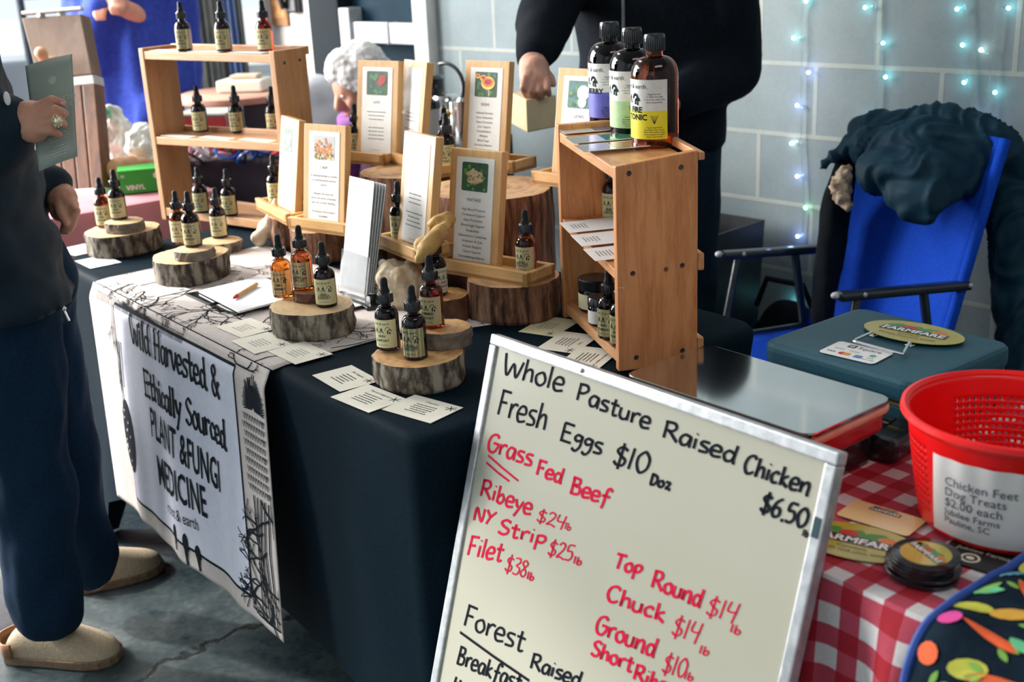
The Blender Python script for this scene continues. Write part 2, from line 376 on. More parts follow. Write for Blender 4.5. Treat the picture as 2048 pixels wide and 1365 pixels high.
struct(wobj('wall_rear',wslab(MB(),2.33,2.72,0,3.4),plaster))
struct(wobj('wall_header',wslab(MB(),1.64,2.12,2.1,3.4),plaster))
struct(wobj('trim_1',wslab(MB(),1.557,1.64,0,3.4,.26,.05),white_paint,bev=.006))
struct(wobj('trim_2',wslab(MB(),2.12,2.328,0,3.4,.26,.04),dark_metal,bev=.006))
dr=thing('door_1',None,None); dr.location=W0z; dr.rotation_euler=(0,0,WA); dr['kind']='structure'; dr['label']='navy steel door with a pale push bar in the rear wall'
wslab(MB(),1.645,2.115,.01,2.09,.05,-.03).build('door_leaf',navy_paint,dr,bev=.004)
pb=MB(); wslab(pb,1.66,2.10,1.045,1.125,.05,.03); pb.build('push_bar',pm('brushed_aluminium',(.62,.66,.70),(.72,.75,.78),40,.35,.3),dr,bev=.006)
pb=MB(); wslab(pb,2.045,2.112,.99,1.18,.07,.045); wslab(pb,1.81,1.83,1.043,1.127,.055,.036); pb.build('bar_bracket',pm('grey_bracket',(.35,.38,.42),(.45,.48,.5),30,.4,.4),dr,bev=.005)
MB().box((0,2,3.46),(9.4,11.4,.1)).build('ceiling',pm('grey_roof_deck',(.32,.33,.34),(.25,.26,.27),3,.9),loc=(1.3,-.4,0))['kind']='structure'
struct(MB().box((0,0,1.7),(.2,7,3.4)).build('wall_right',BM,loc=(3.1,1.0,0))); struct(MB().box((0,0,1.7),(8.2,.2,3.4)).build('wall_front',BM,loc=(-.9,-3.0,0)))
# things hung on the narrow cream wall
def poster(name,label,cat,u,z,w,h,mats,th=.012,inner=True):
    t=thing(name,label,cat,WL(u,z,.001),WA); MB().box((0,-th/2,0),(w,th,h)).build('frame',mats[0],t,bev=.002)
    if inner: MB().box((0,-th-.001,0),(w*.78,.002,h*.78)).build('picture',mats[1],t)
    return t
poster('framed_picture','small orange-brown framed picture hanging on the cream wall above the wooden rack','picture',2.59,1.25,.12,.30,(pm('brown_frame',(.42,.20,.08),None,20),pm('orange_print',(.75,.38,.14),(.5,.2,.08),40)))
ph=thing('wall_telephone','black wall telephone hanging beside the orange-brown picture','telephone',WL(2.46,1.235,.001),WA)
MB().box((0,-.02,0),(.075,.04,.16)).build('body',pm('black_plastic',(.012,.014,.016),(.02,.022,.025),30,.35),ph,bev=.01)
MB().tube([(-.03,-.05,.06),(-.034,-.065,0),(-.03,-.05,-.06)],.014,10).build('handset',MC['black_plastic'],ph,True)
poster('paper_notice','white paper notice pinned on the cream wall next to the dark door frame','notice',2.375,1.27,.08,.24,(pm('notice_paper',(.85,.86,.88),None,20),),.003,False)
# dark curtain left of the cream wall
def drape(name,label,u0,u1,z0,z1,off,mat,amp=.025,n=70,cat='curtain',freq=11):
    vs=[];fs=[]
    for j in range(8):
        for i in range(n+1):
            x=-(u0+(u1-u0)*i/n); z=z1+(z0-z1)*j/7; vs.append((x,-off+amp*math.sin(i/n*freq*math.pi*2)*(.5+.5*j/7)+amp*.4*math.sin(i*1.7+j*.2),z))
    for j in range(7):
        for i in range(n): k=j*(n+1)+i; fs.append((k,k+1,k+n+2,k+n+1))
    o=MB().add(vs,fs).build(name,mat,smooth='all',loc=W0z,rz=WA); m=o.modifiers.new('thickness','SOLIDIFY'); m.thickness=.004; return tag(o,label,cat)
drape('dark_curtain','heavy black curtain hanging left of the cream wall behind the wooden rack',2.70,3.32,0,2.6,.14,pm('black_curtain',(.006,.010,.012),(.020,.022,.018),12,.9),freq=7)
drape('navy_curtain','strip of navy curtain hanging against the cream wall edge',2.66,2.735,.0,2.6,.19,pm('navy_curtain',(.012,.03,.09),(.02,.045,.12),12,.9),.012,20,freq=2)
tag(MB().box((0,0,0),(.03,.03,1.9)).build('yellow_pole',pm('yellow_paint',(.50,.36,.05),None,20),loc=WL(3.24,.95,.25),rz=WA),'thin yellow pole standing before the black curtain','pole')
# strings of lights
wire=glass('clear_wire',(.9,.95,.95),.25); BL={c:emit('led_'+c,k,22) for c,k in (('cyan',(.25,.95,1)),('blue',(.35,.5,1)),('green',(.3,1,.55)),('white',(.75,1,.95)))}
def onwall(px,py,off=.012):
    d=ray(px,py); k=((W0-WN*off-CAM).dot(WN))/d.dot(WN); return CAM+d*k
STR=[([(1608,-40),(1604,40),(1605,75),(1604,130),(1602,205),(1604,215),(1602,280),(1606,350),(1608,415),(1604,470),(1598,540),(1596,640)],[(1612,2,'cyan'),(1587,76,'cyan'),(1617,145,'blue'),(1594,211,'blue'),(1583,287,'white'),(1594,353,'blue'),(1611,416,'green'),(1595,473,'blue'),(1588,606,'cyan')]),
 ([(1752,-40),(1751,10),(1752,60),(1751,90),(1750,140),(1753,160),(1752,190),(1751,222),(1752,300)],[(1730,15,'cyan'),(1766,86,'cyan'),(1771,154,'cyan'),(1738,243,'cyan')]),
 ([(1928,-40),(1929,10),(1931,60),(1931,88),(1932,110),(1934,160),(1938,220),(1941,245),(1944,300)],[(1914,18,'cyan'),(1925,90,'cyan'),(1928,165,'cyan'),(1947,248,'white')]),
 ([(1993,-40),(1993,12),(1990,40),(1985,90),(1981,110),(1980,160),(1977,185),(1975,218),(1972,300)],[(2017,16,'cyan'),(1962,100,'white'),(1990,185,'cyan'),(1965,248,'blue')])]
for i,(w,bs) in enumerate(STR):
    t=thing('string_light','string of fairy lights on the block wall, '+['nearest the person in black','above the left end of the hooded coat','second from the right','rightmost of the four'][i],'fairy lights',onwall(*w[0]),0,'fairy light strings on the block wall')
    pts=[onwall(*q)-t.location for q in w]
    fine=[]
    for p,q in zip(pts,pts[1:]):
        for k in range(6): fine.append(p+(q-p)*k/6+V((.0016*math.sin(k*2.1+len(fine)),0,.0)))
    MB().tube(fine+[pts[-1]],.0019,6).build('cord',wire,t,True)
    for (x,y,c) in bs:
        b=onwall(x,y,.014)-t.location; k=min(pts,key=lambda q:abs((q-b).z+.012)); d=(b-k); d=d.normalized() if d.length>0 else V((0,0,-1))
        mb=MB().ball(b,.0048,0,10,7); mb.tube([k*.0+b-d*.02,b-d*.003],[.0016,.003],6,1); mb.build('bulb',[BL[c],wire],t,True)
        if c in('blue','cyan') and i<4:
            l=bpy.data.lights.new('bulb_glow','POINT'); l.energy=.035 if c=='blue' else .015; l.color=(.25,.4,1) if c=='blue' else (.3,.9,1); l.shadow_soft_size=.006
            lo=bpy.data.objects.new('bulb_glow',l); COL.objects.link(lo); lo.location=t.location+b-WN*.012
# ================================================================ the herb table
TL_,TD_,TZ=1.55,.75,.74
navy_cloth=pm('navy_stretch_cloth',(.0018,.0085,.015),(.0035,.0125,.021),240,.7,spec=.05,bmp=.12,sheen=.25,bd=.0006)
def rrect(w0,w1,d0,d1,r,n=6):
    pts=[]
    for cx,cy,a in((w1-r,d0+r,-90),(w1-r,d1-r,0),(w0+r,d1-r,90),(w0+r,d0+r,180)):
        for k in range(n+1): t=R(a+90*k/n); pts.append((cx+r*math.cos(t),cy+r*math.sin(t)))
    return pts
def stretch_cover():
    base=rrect(-TL_,0,0,TD_,.05,6); N=len(base); pts=[]
    # densify edges so the lower edge can rise between the feet
    for i in range(N):
        p,q=V(base[i]),V(base[(i+1)%N]); L=(q-p).length; k=max(1,int(L/.06))
        for j in range(k): pts.append(p+(q-p)*j/k)
    n=len(pts); cx=V((-TL_/2,TD_/2)); cor=[V(c) for c in((-TL_,0),(0,0),(0,TD_),(-TL_,TD_))]; vs=[]; rings=12
    mb=MB()
    prof=[(-.035,0),(-.02,0),(-.008,-.003),(-.0015,-.010),(0,-.022)]
    for ins,dz in prof:
        for p in pts:
            d=(cx-p); q=p+d.normalized()*(-ins); vs.append((q.x,q.y,TZ+dz))
    H=TZ-.022
    for j in range(1,rings+1):
        f=j/rings
        for p in pts:
            dc=min((p-c).length for c in cor); lift=.20*(1-math.exp(-(dc/.10)))*1.0 if dc<.5 else .20
            side=min(dc/.45,1); pinch=.035*side*math.sin(f*math.pi*.6)
            d=(cx-p).normalized()
            if dc<.12: pinch=0.03*math.sin(f*math.pi)
            q=p+d*pinch; vs.append((q.x,q.y,max(.003,H-f*(H-(lift if dc>.07 else .003)))))
    fs=[]
    R_=len(prof)+rings
    for j in range(R_-1):
        for i in range(n): k=(i+1)%n; fs.append((j*n+i,(j+1)*n+i,(j+1)*n+k,j*n+k))
    fs.append(tuple(range(n))); mb.add(vs,fs)
    return mb
tt=thing('draped_table','long display table under a fitted navy stretch cover','table',O.to_tuple(),TA)
stretch_cover().build('fitted_cover',navy_cloth,tt,True)
# ---- printed runner
RS0,RS1=.441,1.258
lin=pm('pale_linen_print',(.58,.525,.50),(.52,.47,.455),90,.8,bmp=.1,bd=.0006); panelw=pm('white_printed_panel',(.72,.73,.84),(.66,.68,.82),60,.8); ink=pm('black_print_ink',(.008,.012,.018),(.014,.02,.026),60,.9,spec=.1)
_,zb1=front(614,1297,-.02); _,zb0=front(300,1033,-.03)
def hang(s): # length of the drop at this place
    k=(s-RS0)/(RS1-RS0); return TZ-(zb1+(zb0-zb1)*k)
def runner(s,q,off=0):    # q<0 lies on the table, q>0 hangs down the front
    if q<=0:
        zz=TZ+.0022+min(off,.0015)
        if q>-.02: zz-=.003*(1+q/.02)
        return P(s,-q-.004,zz)
    k=(s-RS0)/(RS1-RS0); f=min(1,q/.5)
    fold=(.0035*math.sin(k*21+1)+.0016*math.sin(k*43+2.2)+.006*math.sin(k*9))*f**.8
    narrow=-.05*max(0,k-.5)*2*f
    t=-.008-.014*min(1,q/.03)-.025*f+fold-off
    return P(s+narrow*.6,t,TZ+.001-q)
def grid(s0,s1,q0,q1,ns,nq,fn,off=0,hem=True):
    vs=[];fs=[]
    for j in range(nq+1):
        for i in range(ns+1):
            s=s0+(s1-s0)*i/ns; qq=q1(s) if callable(q1) else q1; vs.append(fn(s,q0+(qq-q0)*j/nq,off))
    for j in range(nq):
        for i in range(ns): k=j*(ns+1)+i; fs.append((k,k+ns+1,k+ns+2,k+1))
    return vs,fs
rn=thing('banner_runner','pale runner printed with roots, thistle and lettering, hanging over the navy table front','banner',P(.85,0,TZ))
Rl=V(rn.location)
def rel(vs): return [tuple(V(v)-Rl) for v in vs]
mb=MB(); v,f=grid(RS0,RS1,-.42,0,40,16,runner); mb.add(rel(v),f); v,f=grid(RS0,RS1,.0005,lambda s:hang(s),110,60,runner); mb.add(rel(v),f)
o=mb.build('cloth',lin,rn,'all'); m=o.modifiers.new('thickness','SOLIDIFY'); m.thickness=.0012; m.offset=-1
PS0,_=front(470,735,-.02); PS1,_=front(233,606,-.015); _,zp=front(350,667,-.015); PQ0=TZ-zp
mb=MB(); v,f=grid(PS0,PS1,PQ0,lambda s:hang(s)-.045,90,54,runner,.0022); mb.add(rel(v),f); mb.build('white_panel',panelw,rn,'all',)
mb=MB()
def fline(pts,w,off,nib=None,thin=.3,mbx=None):
    v,f=ribbon2d(pts,w,nib,thin); (mbx or mb).add(rel([runner(a,b,off) for a,b in v]),f)
n=60
edge=[(PS0+(PS1-PS0)*i/n,PQ0) for i in range(n+1)]; fline(edge,.005,.0028)
fline([(PS0+(PS1-PS0)*i/n,hang(PS0+(PS1-PS0)*i/n)-.045) for i in range(n+1)],.006,.0028)
fline([(PS0,PQ0+(hang(PS0)-.045-PQ0)*i/n) for i in range(n+1)],.0035,.0028); fline([(PS1,PQ0+(hang(PS1)-.045-PQ0)*i/n) for i in range(n+1)],.0025,.0028)
mb.build('panel_border',ink,rn)
def slice2d(v,f,step):
    bm=bmesh.new(); vv=[bm.verts.new((x,y,0)) for x,y in v]
    for q in f:
        try: bm.faces.new([vv[i] for i in q])
        except ValueError: pass
    x0=min(q[0] for q in v); x1=max(q[0] for q in v); x=x0+step
    while x<x1:
        bmesh.ops.bisect_plane(bm,geom=bm.verts[:]+bm.edges[:]+bm.faces[:],plane_co=(x,0,0),plane_no=(1,0,0)); x+=step
    bm.verts.index_update(); v=[(q.co.x,q.co.y) for q in bm.verts]; f=[tuple(q.index for q in p.verts) for p in bm.faces]; bm.free(); return v,f
def pxs(px,py,t=-.03):
    s,z=front(px,py,t); return s,TZ-z
def banner_words(name,s,p0,p1,cap,hand=True,w=.0085,bold=.010,nib=.7):
    a=V(pxs(*p0)); b=V(pxs(*p1)); d=b-a; L=d.length; ux=d/L; uy=V((ux.y,-ux.x))   # q grows downwards
    if uy.y>0: uy=-uy
    if hand: v,f=hand2d(s,L,cap,w,nib,.35,True)
    else:
        v,f=text2d(s,1,'LEFT',bold); mx=max(q[0] for q in v); my=.72; v=[(x/mx*L,y/my*cap) for x,y in v]
    v,f=slice2d(v,f,.012); mbx=MB(); mbx.add(rel([runner(*(a+ux*x+uy*y),.0042) for x,y in v]),f); return mbx.build(name,ink,rn)
banner_words('lettering','Wild Harvested &',(262,686),(440,798),.058)
banner_words('lettering','Ethically Sourced',(294,788),(458,900),.055)
banner_words('lettering','PLANT &FUNGI',(310,868),(447,984),.068,False)
banner_words('lettering','MEDICINE',(330,963),(427,1034),.068,False)
banner_words('lettering','root & earth',(352,1018),(414,1058),.026,False,bold=0)
mb=MB()
for (px,py,h) in ((373,1065,.06),(396,1090,.075),(416,1110,.06)):
    s0,q0=pxs(px,py); e=[(s0+.011*math.cos(2*math.pi*i/14),q0-h*.18+h*.26*math.sin(2*math.pi*i/14)) for i in range(14)]; mb.add(rel([runner(*q,.0034) for q in [(s0,q0-h*.18)]+e]),[(0,1+i,1+(i+1)%14) for i in range(14)])
    for k in range(7):
        an=k/7*6.28; pts=[(s0+.012*math.cos(an)*j/4+.004*math.sin(j+k),q0-h*.2+h*.35*math.sin(an)*j/4+h*.1*j/4) for j in range(5)]; fline(pts,.004,.003)
    fline([(s0,q0-h*.3),(s0+.003,q0),(s0-.003,q0+h*.5)],.008,.003)
mb.build('printed_roots',ink,rn)
# botanical drawings
mb=MB(); rnd=random.Random(3)
def twig(s,q,an,l,w,dep,spread=.6,sbox=(RS0,RS1),qmax=1):
    if dep==0 or l<.006: return
    pts=[(s,q)]; a=an
    for k in range(4):
        a+=rnd.uniform(-.35,.35); s+=math.cos(a)*l/4; q+=math.sin(a)*l/4
        s=min(max(s,sbox[0]+.004),sbox[1]-.004); q=min(q,qmax); pts.append((s,q))
    v,f=ribbon2d(smooth2d(pts,3),w); mb.add(rel([runner(a_,b_,.0032) for a_,b_ in v]),f)
    for k in range(rnd.choice((2,2,3))): twig(s,q,a+rnd.uniform(-spread,spread),l*rnd.uniform(.55,.8),w*.75,dep-1,spread,sbox,qmax)
# roots over the table edge
for i in range(24):
    s=RS1-.04-i*.033; twig(s,-.02-rnd.random()*.13,rnd.uniform(-2.6,-.4)+(3.14 if rnd.random()<.35 else 0),.06,.0036,5,.75,qmax=PQ0-.004)
for i in range(7): twig(.62+i*.09,-.30+rnd.random()*.06,rnd.uniform(-.6,.6)+(0 if i%2 else 3.1),.07,.0034,5,.8,qmax=PQ0-.004)
for i in range(12): # hatched root band under the edge
    s=RS1-.07-i*.038
    for k in range(6): fline([(s+k*.006,-.010),(s+k*.006+.006,.012),(s+k*.006+.003,.026)],.0022,.0032)
# thistle on the right border
c,q0=pxs(507,824); c=min(max(c,RS0+.044),PS0-.050)
for i in range(40):
    an=(i/39-.5)*3.3; l=rnd.uniform(.88,1.04)
    tl=q0-.018; fline([(c+.004*math.sin(an),q0-.004*math.cos(an)),(c+math.sin(an)*l*.026,q0-math.cos(an)*l*tl*.55),(c+math.sin(an)*l*.040,q0-math.cos(an)*l*tl)],.0026,.0032)
for j in range(9):
    for i in range(9):
        s=c+(i-4+.5*(j%2))*.0095; q=q0+.02+j*.017; s=min(max(s,RS0+.012),PS0-.012)
        fline([(s-.004,q-.006),(s,q+.006),(s+.004,q-.006)],.0026,.0032)
for k in range(9):
    twig(c+rnd.uniform(-.03,.03),q0+.17+k*.034,rnd.uniform(.4,2.6),.055,.0048,4,.9,(RS0,PS0),min(.62,hang(RS0)-.02))
for k in range(5): fline([(c-.03+k*.014,q0+.17),(c-.02+k*.012+.006*math.sin(k),q0+.27),(c-.03+k*.014,min(hang(c)-.02,.62))],.0042,.0032)
# mushroom and stems on the left border
def ell(s,q,a,b,n=18): return [(s+a*math.cos(2*math.pi*i/n),q+b*math.sin(2*math.pi*i/n)) for i in range(n)]
cm,cq=pxs(262,868); cm=min(cm,RS1-.05); v=ell(cm,cq,.036,.085); mb.add(rel([runner(a,b,.0032) for a,b in [(cm,cq)]+v]),[(0,1+i,1+(i+1)%18) for i in range(18)])
for k in range(3): fline([(cm+.02-k*.02,-.01),(cm+.005-k*.012,.10),(cm+.02-k*.014,.20)],.006-.001*k,.0032,.5,.2)
for k in range(4): twig(cm+.01,.02+k*.05,1.4,.05,.003,3,.5,(PS1,RS1),.6)
for k in range(6): twig(RS0+.05,hang(RS0)-.03-k*.02,rnd.uniform(-2,1),.045,.0042,4,.9,(RS0,PS0+.05),hang(RS0)-.02)
mb.build('printed_plants',ink,rn)
mb=MB()
for k in range(14):
    a=rnd.random()*6.28; rr=rnd.random()**.5; e=ell(cm+.030*rr*math.cos(a),cq+.074*rr*math.sin(a),.0025,.0035,8); mb.add(rel([runner(*q,.0040) for q in e]),[tuple(range(8))])
mb.build('mushroom_spots',panelw,rn)
# ================================================================ bottles
amber_dark=glass('dark_amber_glass',(.085,.017,.004)); amber=glass('amber_glass',(.62,.16,.015)); amber_mid=glass('brown_amber_glass',(.30,.06,.01)); amber_red=glass('red_brown_glass',(.20,.012,.006)); black_glass=glass('blackish_glass',(.012,.006,.010))
cap_black=pm('black_phenolic_cap',(.010,.012,.016),(.016,.02,.025),60,.22,coat=.3); rubber=pm('black_rubber_bulb',(.006,.009,.013),(.010,.014,.018),90,.5,spec=.25)
lab_cream=pm('cream_label_paper',(.84,.78,.46),(.79,.73,.42),50,.55); lab_white=pm('white_label_paper',(.78,.78,.76),None,50,.5); lab_pale=pm('pale_cream_label',(.86,.81,.55),(.82,.77,.5),50,.55)
lab_ink=pm('label_print_ink',(.012,.03,.036),(.02,.04,.046),80,.9,spec=.1); grey_ink=pm('grey_print_ink',(.22,.22,.24),(.28,.28,.30),80,.6)
def droplet_profile(rb,hb,hs,rn_,hn):
    pr=[(rb*.86,0),(rb*.97,.0012),(rb,.004),(rb,hb)]
    for k in range(1,9):
        t=k/8*math.pi/2; pr.append((rn_+(rb-rn_)*math.cos(t)**1.0,hb+(hs-hb)*math.sin(t)))
    return pr+[(rn_,hn)]
BR=.0195
_bp=MB().lathe(droplet_profile(BR,.056,.073,.0085,.083),32)
_cp=MB(); pr=[(.0118,.079),(.0126,.0795),(.0126,.093),(.0118,.0945),(.0085,.0955),(.0085,.098)]
_cp.lathe(pr,32)
for k in range(24):
    t=k/24*2*math.pi; _cp.box((.0127*math.cos(t),.0127*math.sin(t),.0862),(.0009,.0009,.0125),0)
_dp=MB().lathe([(.0078,.0975),(.0078,.1),(.0064,.103),(.0061,.110),(.0058,.116),(.0045,.1195),(.002,.1208),(0,.121)],20)
def cylp(x,z,r,off=0): a=-math.pi/2+x/r; return ((r+off)*math.cos(a),(r+off)*math.sin(a),z)
def cyl_patch(r,x0,x1,z0,z1,off,n=30,mi=0,mb=None):
    mb=mb or MB(); vs=[];fs=[]
    for z in(z0,z1):
        for i in range(n+1): vs.append(cylp(x0+(x1-x0)*i/n,z,r,off))
    for i in range(n): fs.append((i,i+1,n+2+i,n+1+i))
    return mb.add(vs,fs,mi)
def icon(mb,x,z,s,r,off,kind=0):
    def el(cx,cz,a,b,n=12,h=False): return [(cx+a*math.cos(2*math.pi*i/n),cz+b*math.sin(2*math.pi*i/n)) for i in range(n if not h else n//2+1)]
    if kind==0:
        for dx,dz,k in((0,0,1),(.35*s,-.25*s,.72)):
            q=el(x+dx,z+dz,.5*s*k,.62*s*k,12,True); mb.add([cylp(a,b,r,off) for a,b in q],[tuple(range(len(q)))])
            q=[(x+dx-.09*s,z+dz),(x+dx-.12*s,z+dz-.62*s*k),(x+dx+.12*s,z+dz-.62*s*k),(x+dx+.09*s,z+dz)]; mb.add([cylp(a,b,r,off) for a,b in q],[(0,1,2,3)])
    else:
        for k in range(4):
            a=(k-1.5)*.45; v,f=ribbon2d(smooth2d([(x,z+.5*s),(x+math.sin(a)*.3*s,z),(x+math.sin(a*1.6)*.55*s,z-.6*s)]),.09*s); mb.add([cylp(p,q,r,off) for p,q in v],f)
def label_print(name,lines,r=BR,shift=0,small=True,size=.0058):
    mb=MB()
    def T(s,x,z,size,al='CENTER',bold=0,sx=1):
        v,f=text2d(s,size,al,bold,sx); mb.add([cylp(x+a,z+b,r,.00045) for a,b in v],f)
    T('root & earth',shift,.0455,.0058,'CENTER',0,.95)
    icon(mb,shift-.009,.0365,.0075,r,.00045,1); icon(mb,shift,.0365,.0085,r,.00045,1); icon(mb,shift+.0105,.0365,.0095,r,.00045,0)
    if lines:
        z=.0215 if len(lines)==1 else .0245
        for i,s in enumerate(lines): T(s,shift,z-i*.0075,size,'CENTER',.02)
    else:
        for i in range(2):
            w=random.uniform(.016,.024); mb.add([cylp(p,q,r,.00045) for p,q in((shift-w/2,.0245-i*.007),(shift+w/2,.0245-i*.007),(shift+w/2,.0275-i*.007),(shift-w/2,.0275-i*.007))],[(0,1,2,3)])
    T('2 FL OZ (59 ML)' if small else '1 FL OZ',shift,.0105,.0026)
    return mb
def make_bottle():
    t=thing('dropper_bottle','x','bottle'); _bp.build('bottle_body',amber_dark,t,True); _cp.build('screw_cap',cap_black,t,True); _dp.build('rubber_bulb',rubber,t,True)
    return t
proto_bottle=make_bottle()
PRINT={}; LABELM={}; PW={}
for k,mt in (('cream',lab_cream),('pale',lab_pale),('white',lab_white)): LABELM[k]=mt
_first=[True]
def towards(p,deg): return math.atan2(-p.y,-p.x)+R(deg)+math.pi/2
def bottle(px,py,z,label,lines=None,gl=None,paper='cream',rot=-28,group=None,bare=False,pos=None):
    p=pos or at(px,py,z); h=V((p.x,p.y,0)).normalized()
    if not pos: p=p+h*BR
    rz=towards(p,rot); gl=gl or amber_dark
    if _first[0]: t=proto_bottle; t.location=p; t.rotation_euler=(0,0,rz); t['label']=label; _first[0]=False
    else: t=dup(proto_bottle,p,rz,label)
    for c in t.children:
        if c.name.startswith('bottle_body') and gl is not amber_dark:
            if gl.name not in PW: PW[gl.name]=c.data.copy(); PW[gl.name].materials.clear(); PW[gl.name].materials.append(gl)
            c.data=PW[gl.name]
    if group: t['group']=group
    if not bare:
        lb=cyl_patch(BR,-.035,.026,.0065,.054,.0003).build('paper_label',LABELM[paper],t,'all')
        label_print('p',lines).build('label_lettering',lab_ink,lb)
    return t
def log_slice(px,py,z,r,h,label,seed,top,bark,name='log_slice',cat='log slice',sq=1,lean=0,pos=None,group=None,taper=.0):
    p=pos or at(px,py,z); hd=V((p.x,p.y,0)).normalized()
    if not pos: p=p+hd*r
    t=thing(name,label,cat,p,0,group); n=56; rn2=random.Random(seed); ph=[rn2.uniform(0,6.28) for _ in range(6)]
    def rad(a): return r*(1+.035*math.sin(2*a+ph[0])+.025*math.sin(3*a+ph[1])+.012*math.sin(7*a+ph[2]))
    vs=[];fs=[];rings=8
    for j in range(rings+1):
        f=j/rings
        for i in range(n):
            a=2*math.pi*i/n; e=rad(a)*(1+taper*(1-f))*(.985 if j in(0,rings) else 1)+.004*noise.noise(V((math.cos(a)*5+seed,math.sin(a)*5,f*3)))*(1 if 0<j<rings else .3)
            e+=.003*noise.noise(V((math.cos(a)*14+seed,math.sin(a)*14,f*2)))
            vs.append((e*math.cos(a),e*math.sin(a)*sq,h*f+(lean*e*math.cos(a) if j==rings else 0)))
    for j in range(rings):
        for i in range(n): k=(i+1)%n; fs.append((j*n+i,j*n+k,(j+1)*n+k,(j+1)*n+i))
    fs.append(tuple(range(n-1,-1,-1)))
    MB().add(vs,fs).build('bark',bark,t,'all')
    top_=[vs[rings*n+i] for i in range(n)]; mb=MB(); q=[(x*.93,y*.93,zz+.0012) for x,y,zz in top_]+[(x,y,zz) for x,y,zz in top_]
    mb.add(q,[tuple(range(n))]+[(n+i,n+(i+1)%n,(i+1)%n,i) for i in range(n)]); mb.build('cut_face',top,t,True)
    return t,p
bark_grey=bark_mat('lichen_grey_bark',(.05,.036,.026),(.17,.135,.10),(.36,.325,.26)); bark_dark=bark_mat('dark_cherry_bark',(.03,.021,.017),(.11,.085,.065),(.26,.225,.18)); bark_smooth=pm('smooth_grey_bark',(.24,.20,.16),(.13,.105,.085),45,.85,bmp=.4)
ring_a=ring_mat('pale_ring_wood',(.66,.47,.26),(.50,.31,.14),0); ring_b=ring_mat('orange_ring_wood',(.64,.38,.16),(.44,.20,.07),0,430,(.22,.08,.03)); ring_red=ring_mat('reddish_ring_wood',(.34,.15,.07),(.22,.08,.04),0); bark_red=pm('red_brown_bark',(.16,.065,.03),(.09,.035,.02),50,.7,bmp=.3)
# ---- five slice stands
G_='log slice risers on the herb table'
le,pe=log_slice(845,790,TZ+.001,.077,.046,'thick log slice with grey bark under the four bottles at the near table corner','%d'.__len__()and 5,ring_b,bark_grey,lean=.04)
ld,pd=log_slice(632,685,TZ+.003,.077,.050,'grey-barked log slice with a pale top, in the middle of the runner edge',11,ring_a,bark_grey)
lb_,pb_=log_slice(388,574,TZ+.003,.081,.052,'log slice with dark grey bark beside the open notepad, carrying a small disc',23,ring_a,bark_dark)
la,pa=log_slice(252,516,TZ+.001,.086,.052,'log slice with dark bark at the far left end of the table',31,ring_a,bark_dark)
lc,pc=log_slice(446,512,TZ+.001,.047,.027,'small thin mottled log slice carrying one bottle, behind the notepad log',41,ring_a,bark_grey)
WDP=at(890,652,TZ+.001)+V((0,.045,0))
s1,_=log_slice(893,705,TZ+.049,.042,.030,'medium grey-barked wood disc on the near corner log slice, under one red-brown bottle',51,ring_b,bark_smooth,'wood_disc','wood disc',lean=.02)
s2,_=log_slice(893,640,TZ+.001,.046,.048,'short log piece behind the near corner log slice, carrying the white-labelled bottle',57,ring_b,bark_red,'wood_disc','wood disc',pos=WDP)
s3,_=log_slice(628,608,TZ+.0545,.036,.018,'thin reddish wood disc on the runner-edge log slice',61,ring_red,bark_red,'wood_disc','wood disc')
s4,_=log_slice(392,524,TZ+.056,.042,.020,'thin wood disc on the dark log slice beside the notepad',67,ring_a,bark_smooth,'wood_disc','wood disc')
s5,_=log_slice(253,469,TZ+.054,.044,.024,'thin wood disc on the log slice at the far left table end',71,ring_a,bark_smooth,'wood_disc','wood disc')
zt_e=TZ+.001+.046+.0015; zt_d=TZ+.003+.050+.0015
bottle(779,704,zt_e+.001,'dark dropper bottle labelled SKIN SUPPORT on the near corner log slice',['SKIN','SUPPORT'],black_glass,rot=-32)
bottle(833,723,zt_e,'dark dropper bottle labelled CLEAVERS, front of the near corner log slice',['CLEAVERS'],black_glass,rot=-30)
bottle(867,659,TZ+.049+.0315,'red-brown dropper bottle labelled THYROID SUPPORT on the medium disc',['THYROID','SUPPORT'],amber_red,rot=-30)
bottle(884,622,0,'dropper bottle with a white label behind the THYROID SUPPORT bottle',None,black_glass,'white',rot=40,pos=WDP+V((-.012,-.004,.0500)))
bottle(568,598,zt_d,'translucent orange dropper bottle, left on the runner-edge log slice',['ER','OOM'],amber,rot=-22)
bottle(609,582,TZ+.0545+.0195,'brown dropper bottle labelled CORDYCEPS on the reddish disc',['CORDYCEPS'],amber_mid,rot=-30)
bottle(655,617,zt_d,'dark dropper bottle labelled CHAGA, front right on the runner-edge log slice',['CHAGA'],black_glass,rot=-14)
bottle(388,496,TZ+.056+.0215,'dropper bottle standing on the disc of the log beside the notepad',None,amber_dark,'pale',-20)
bottle(363,490,TZ+.056+.002,'dropper bottle half hidden behind the one on the notepad log',None,amber_mid,'pale',-20)
bottle(441,478,TZ+.0295,'dropper bottle on the small mottled log slice',None,amber_dark,'pale',-20)
bottle(240,441,TZ+.054+.0255,'dropper bottle on the disc of the far left log slice',None,amber_dark,'pale',-20)
bottle(0,0,0,'dropper bottle half hidden behind the one on the far left log',None,amber_mid,'pale',-20,pos=pa+V((-.048,.030,.0545)))
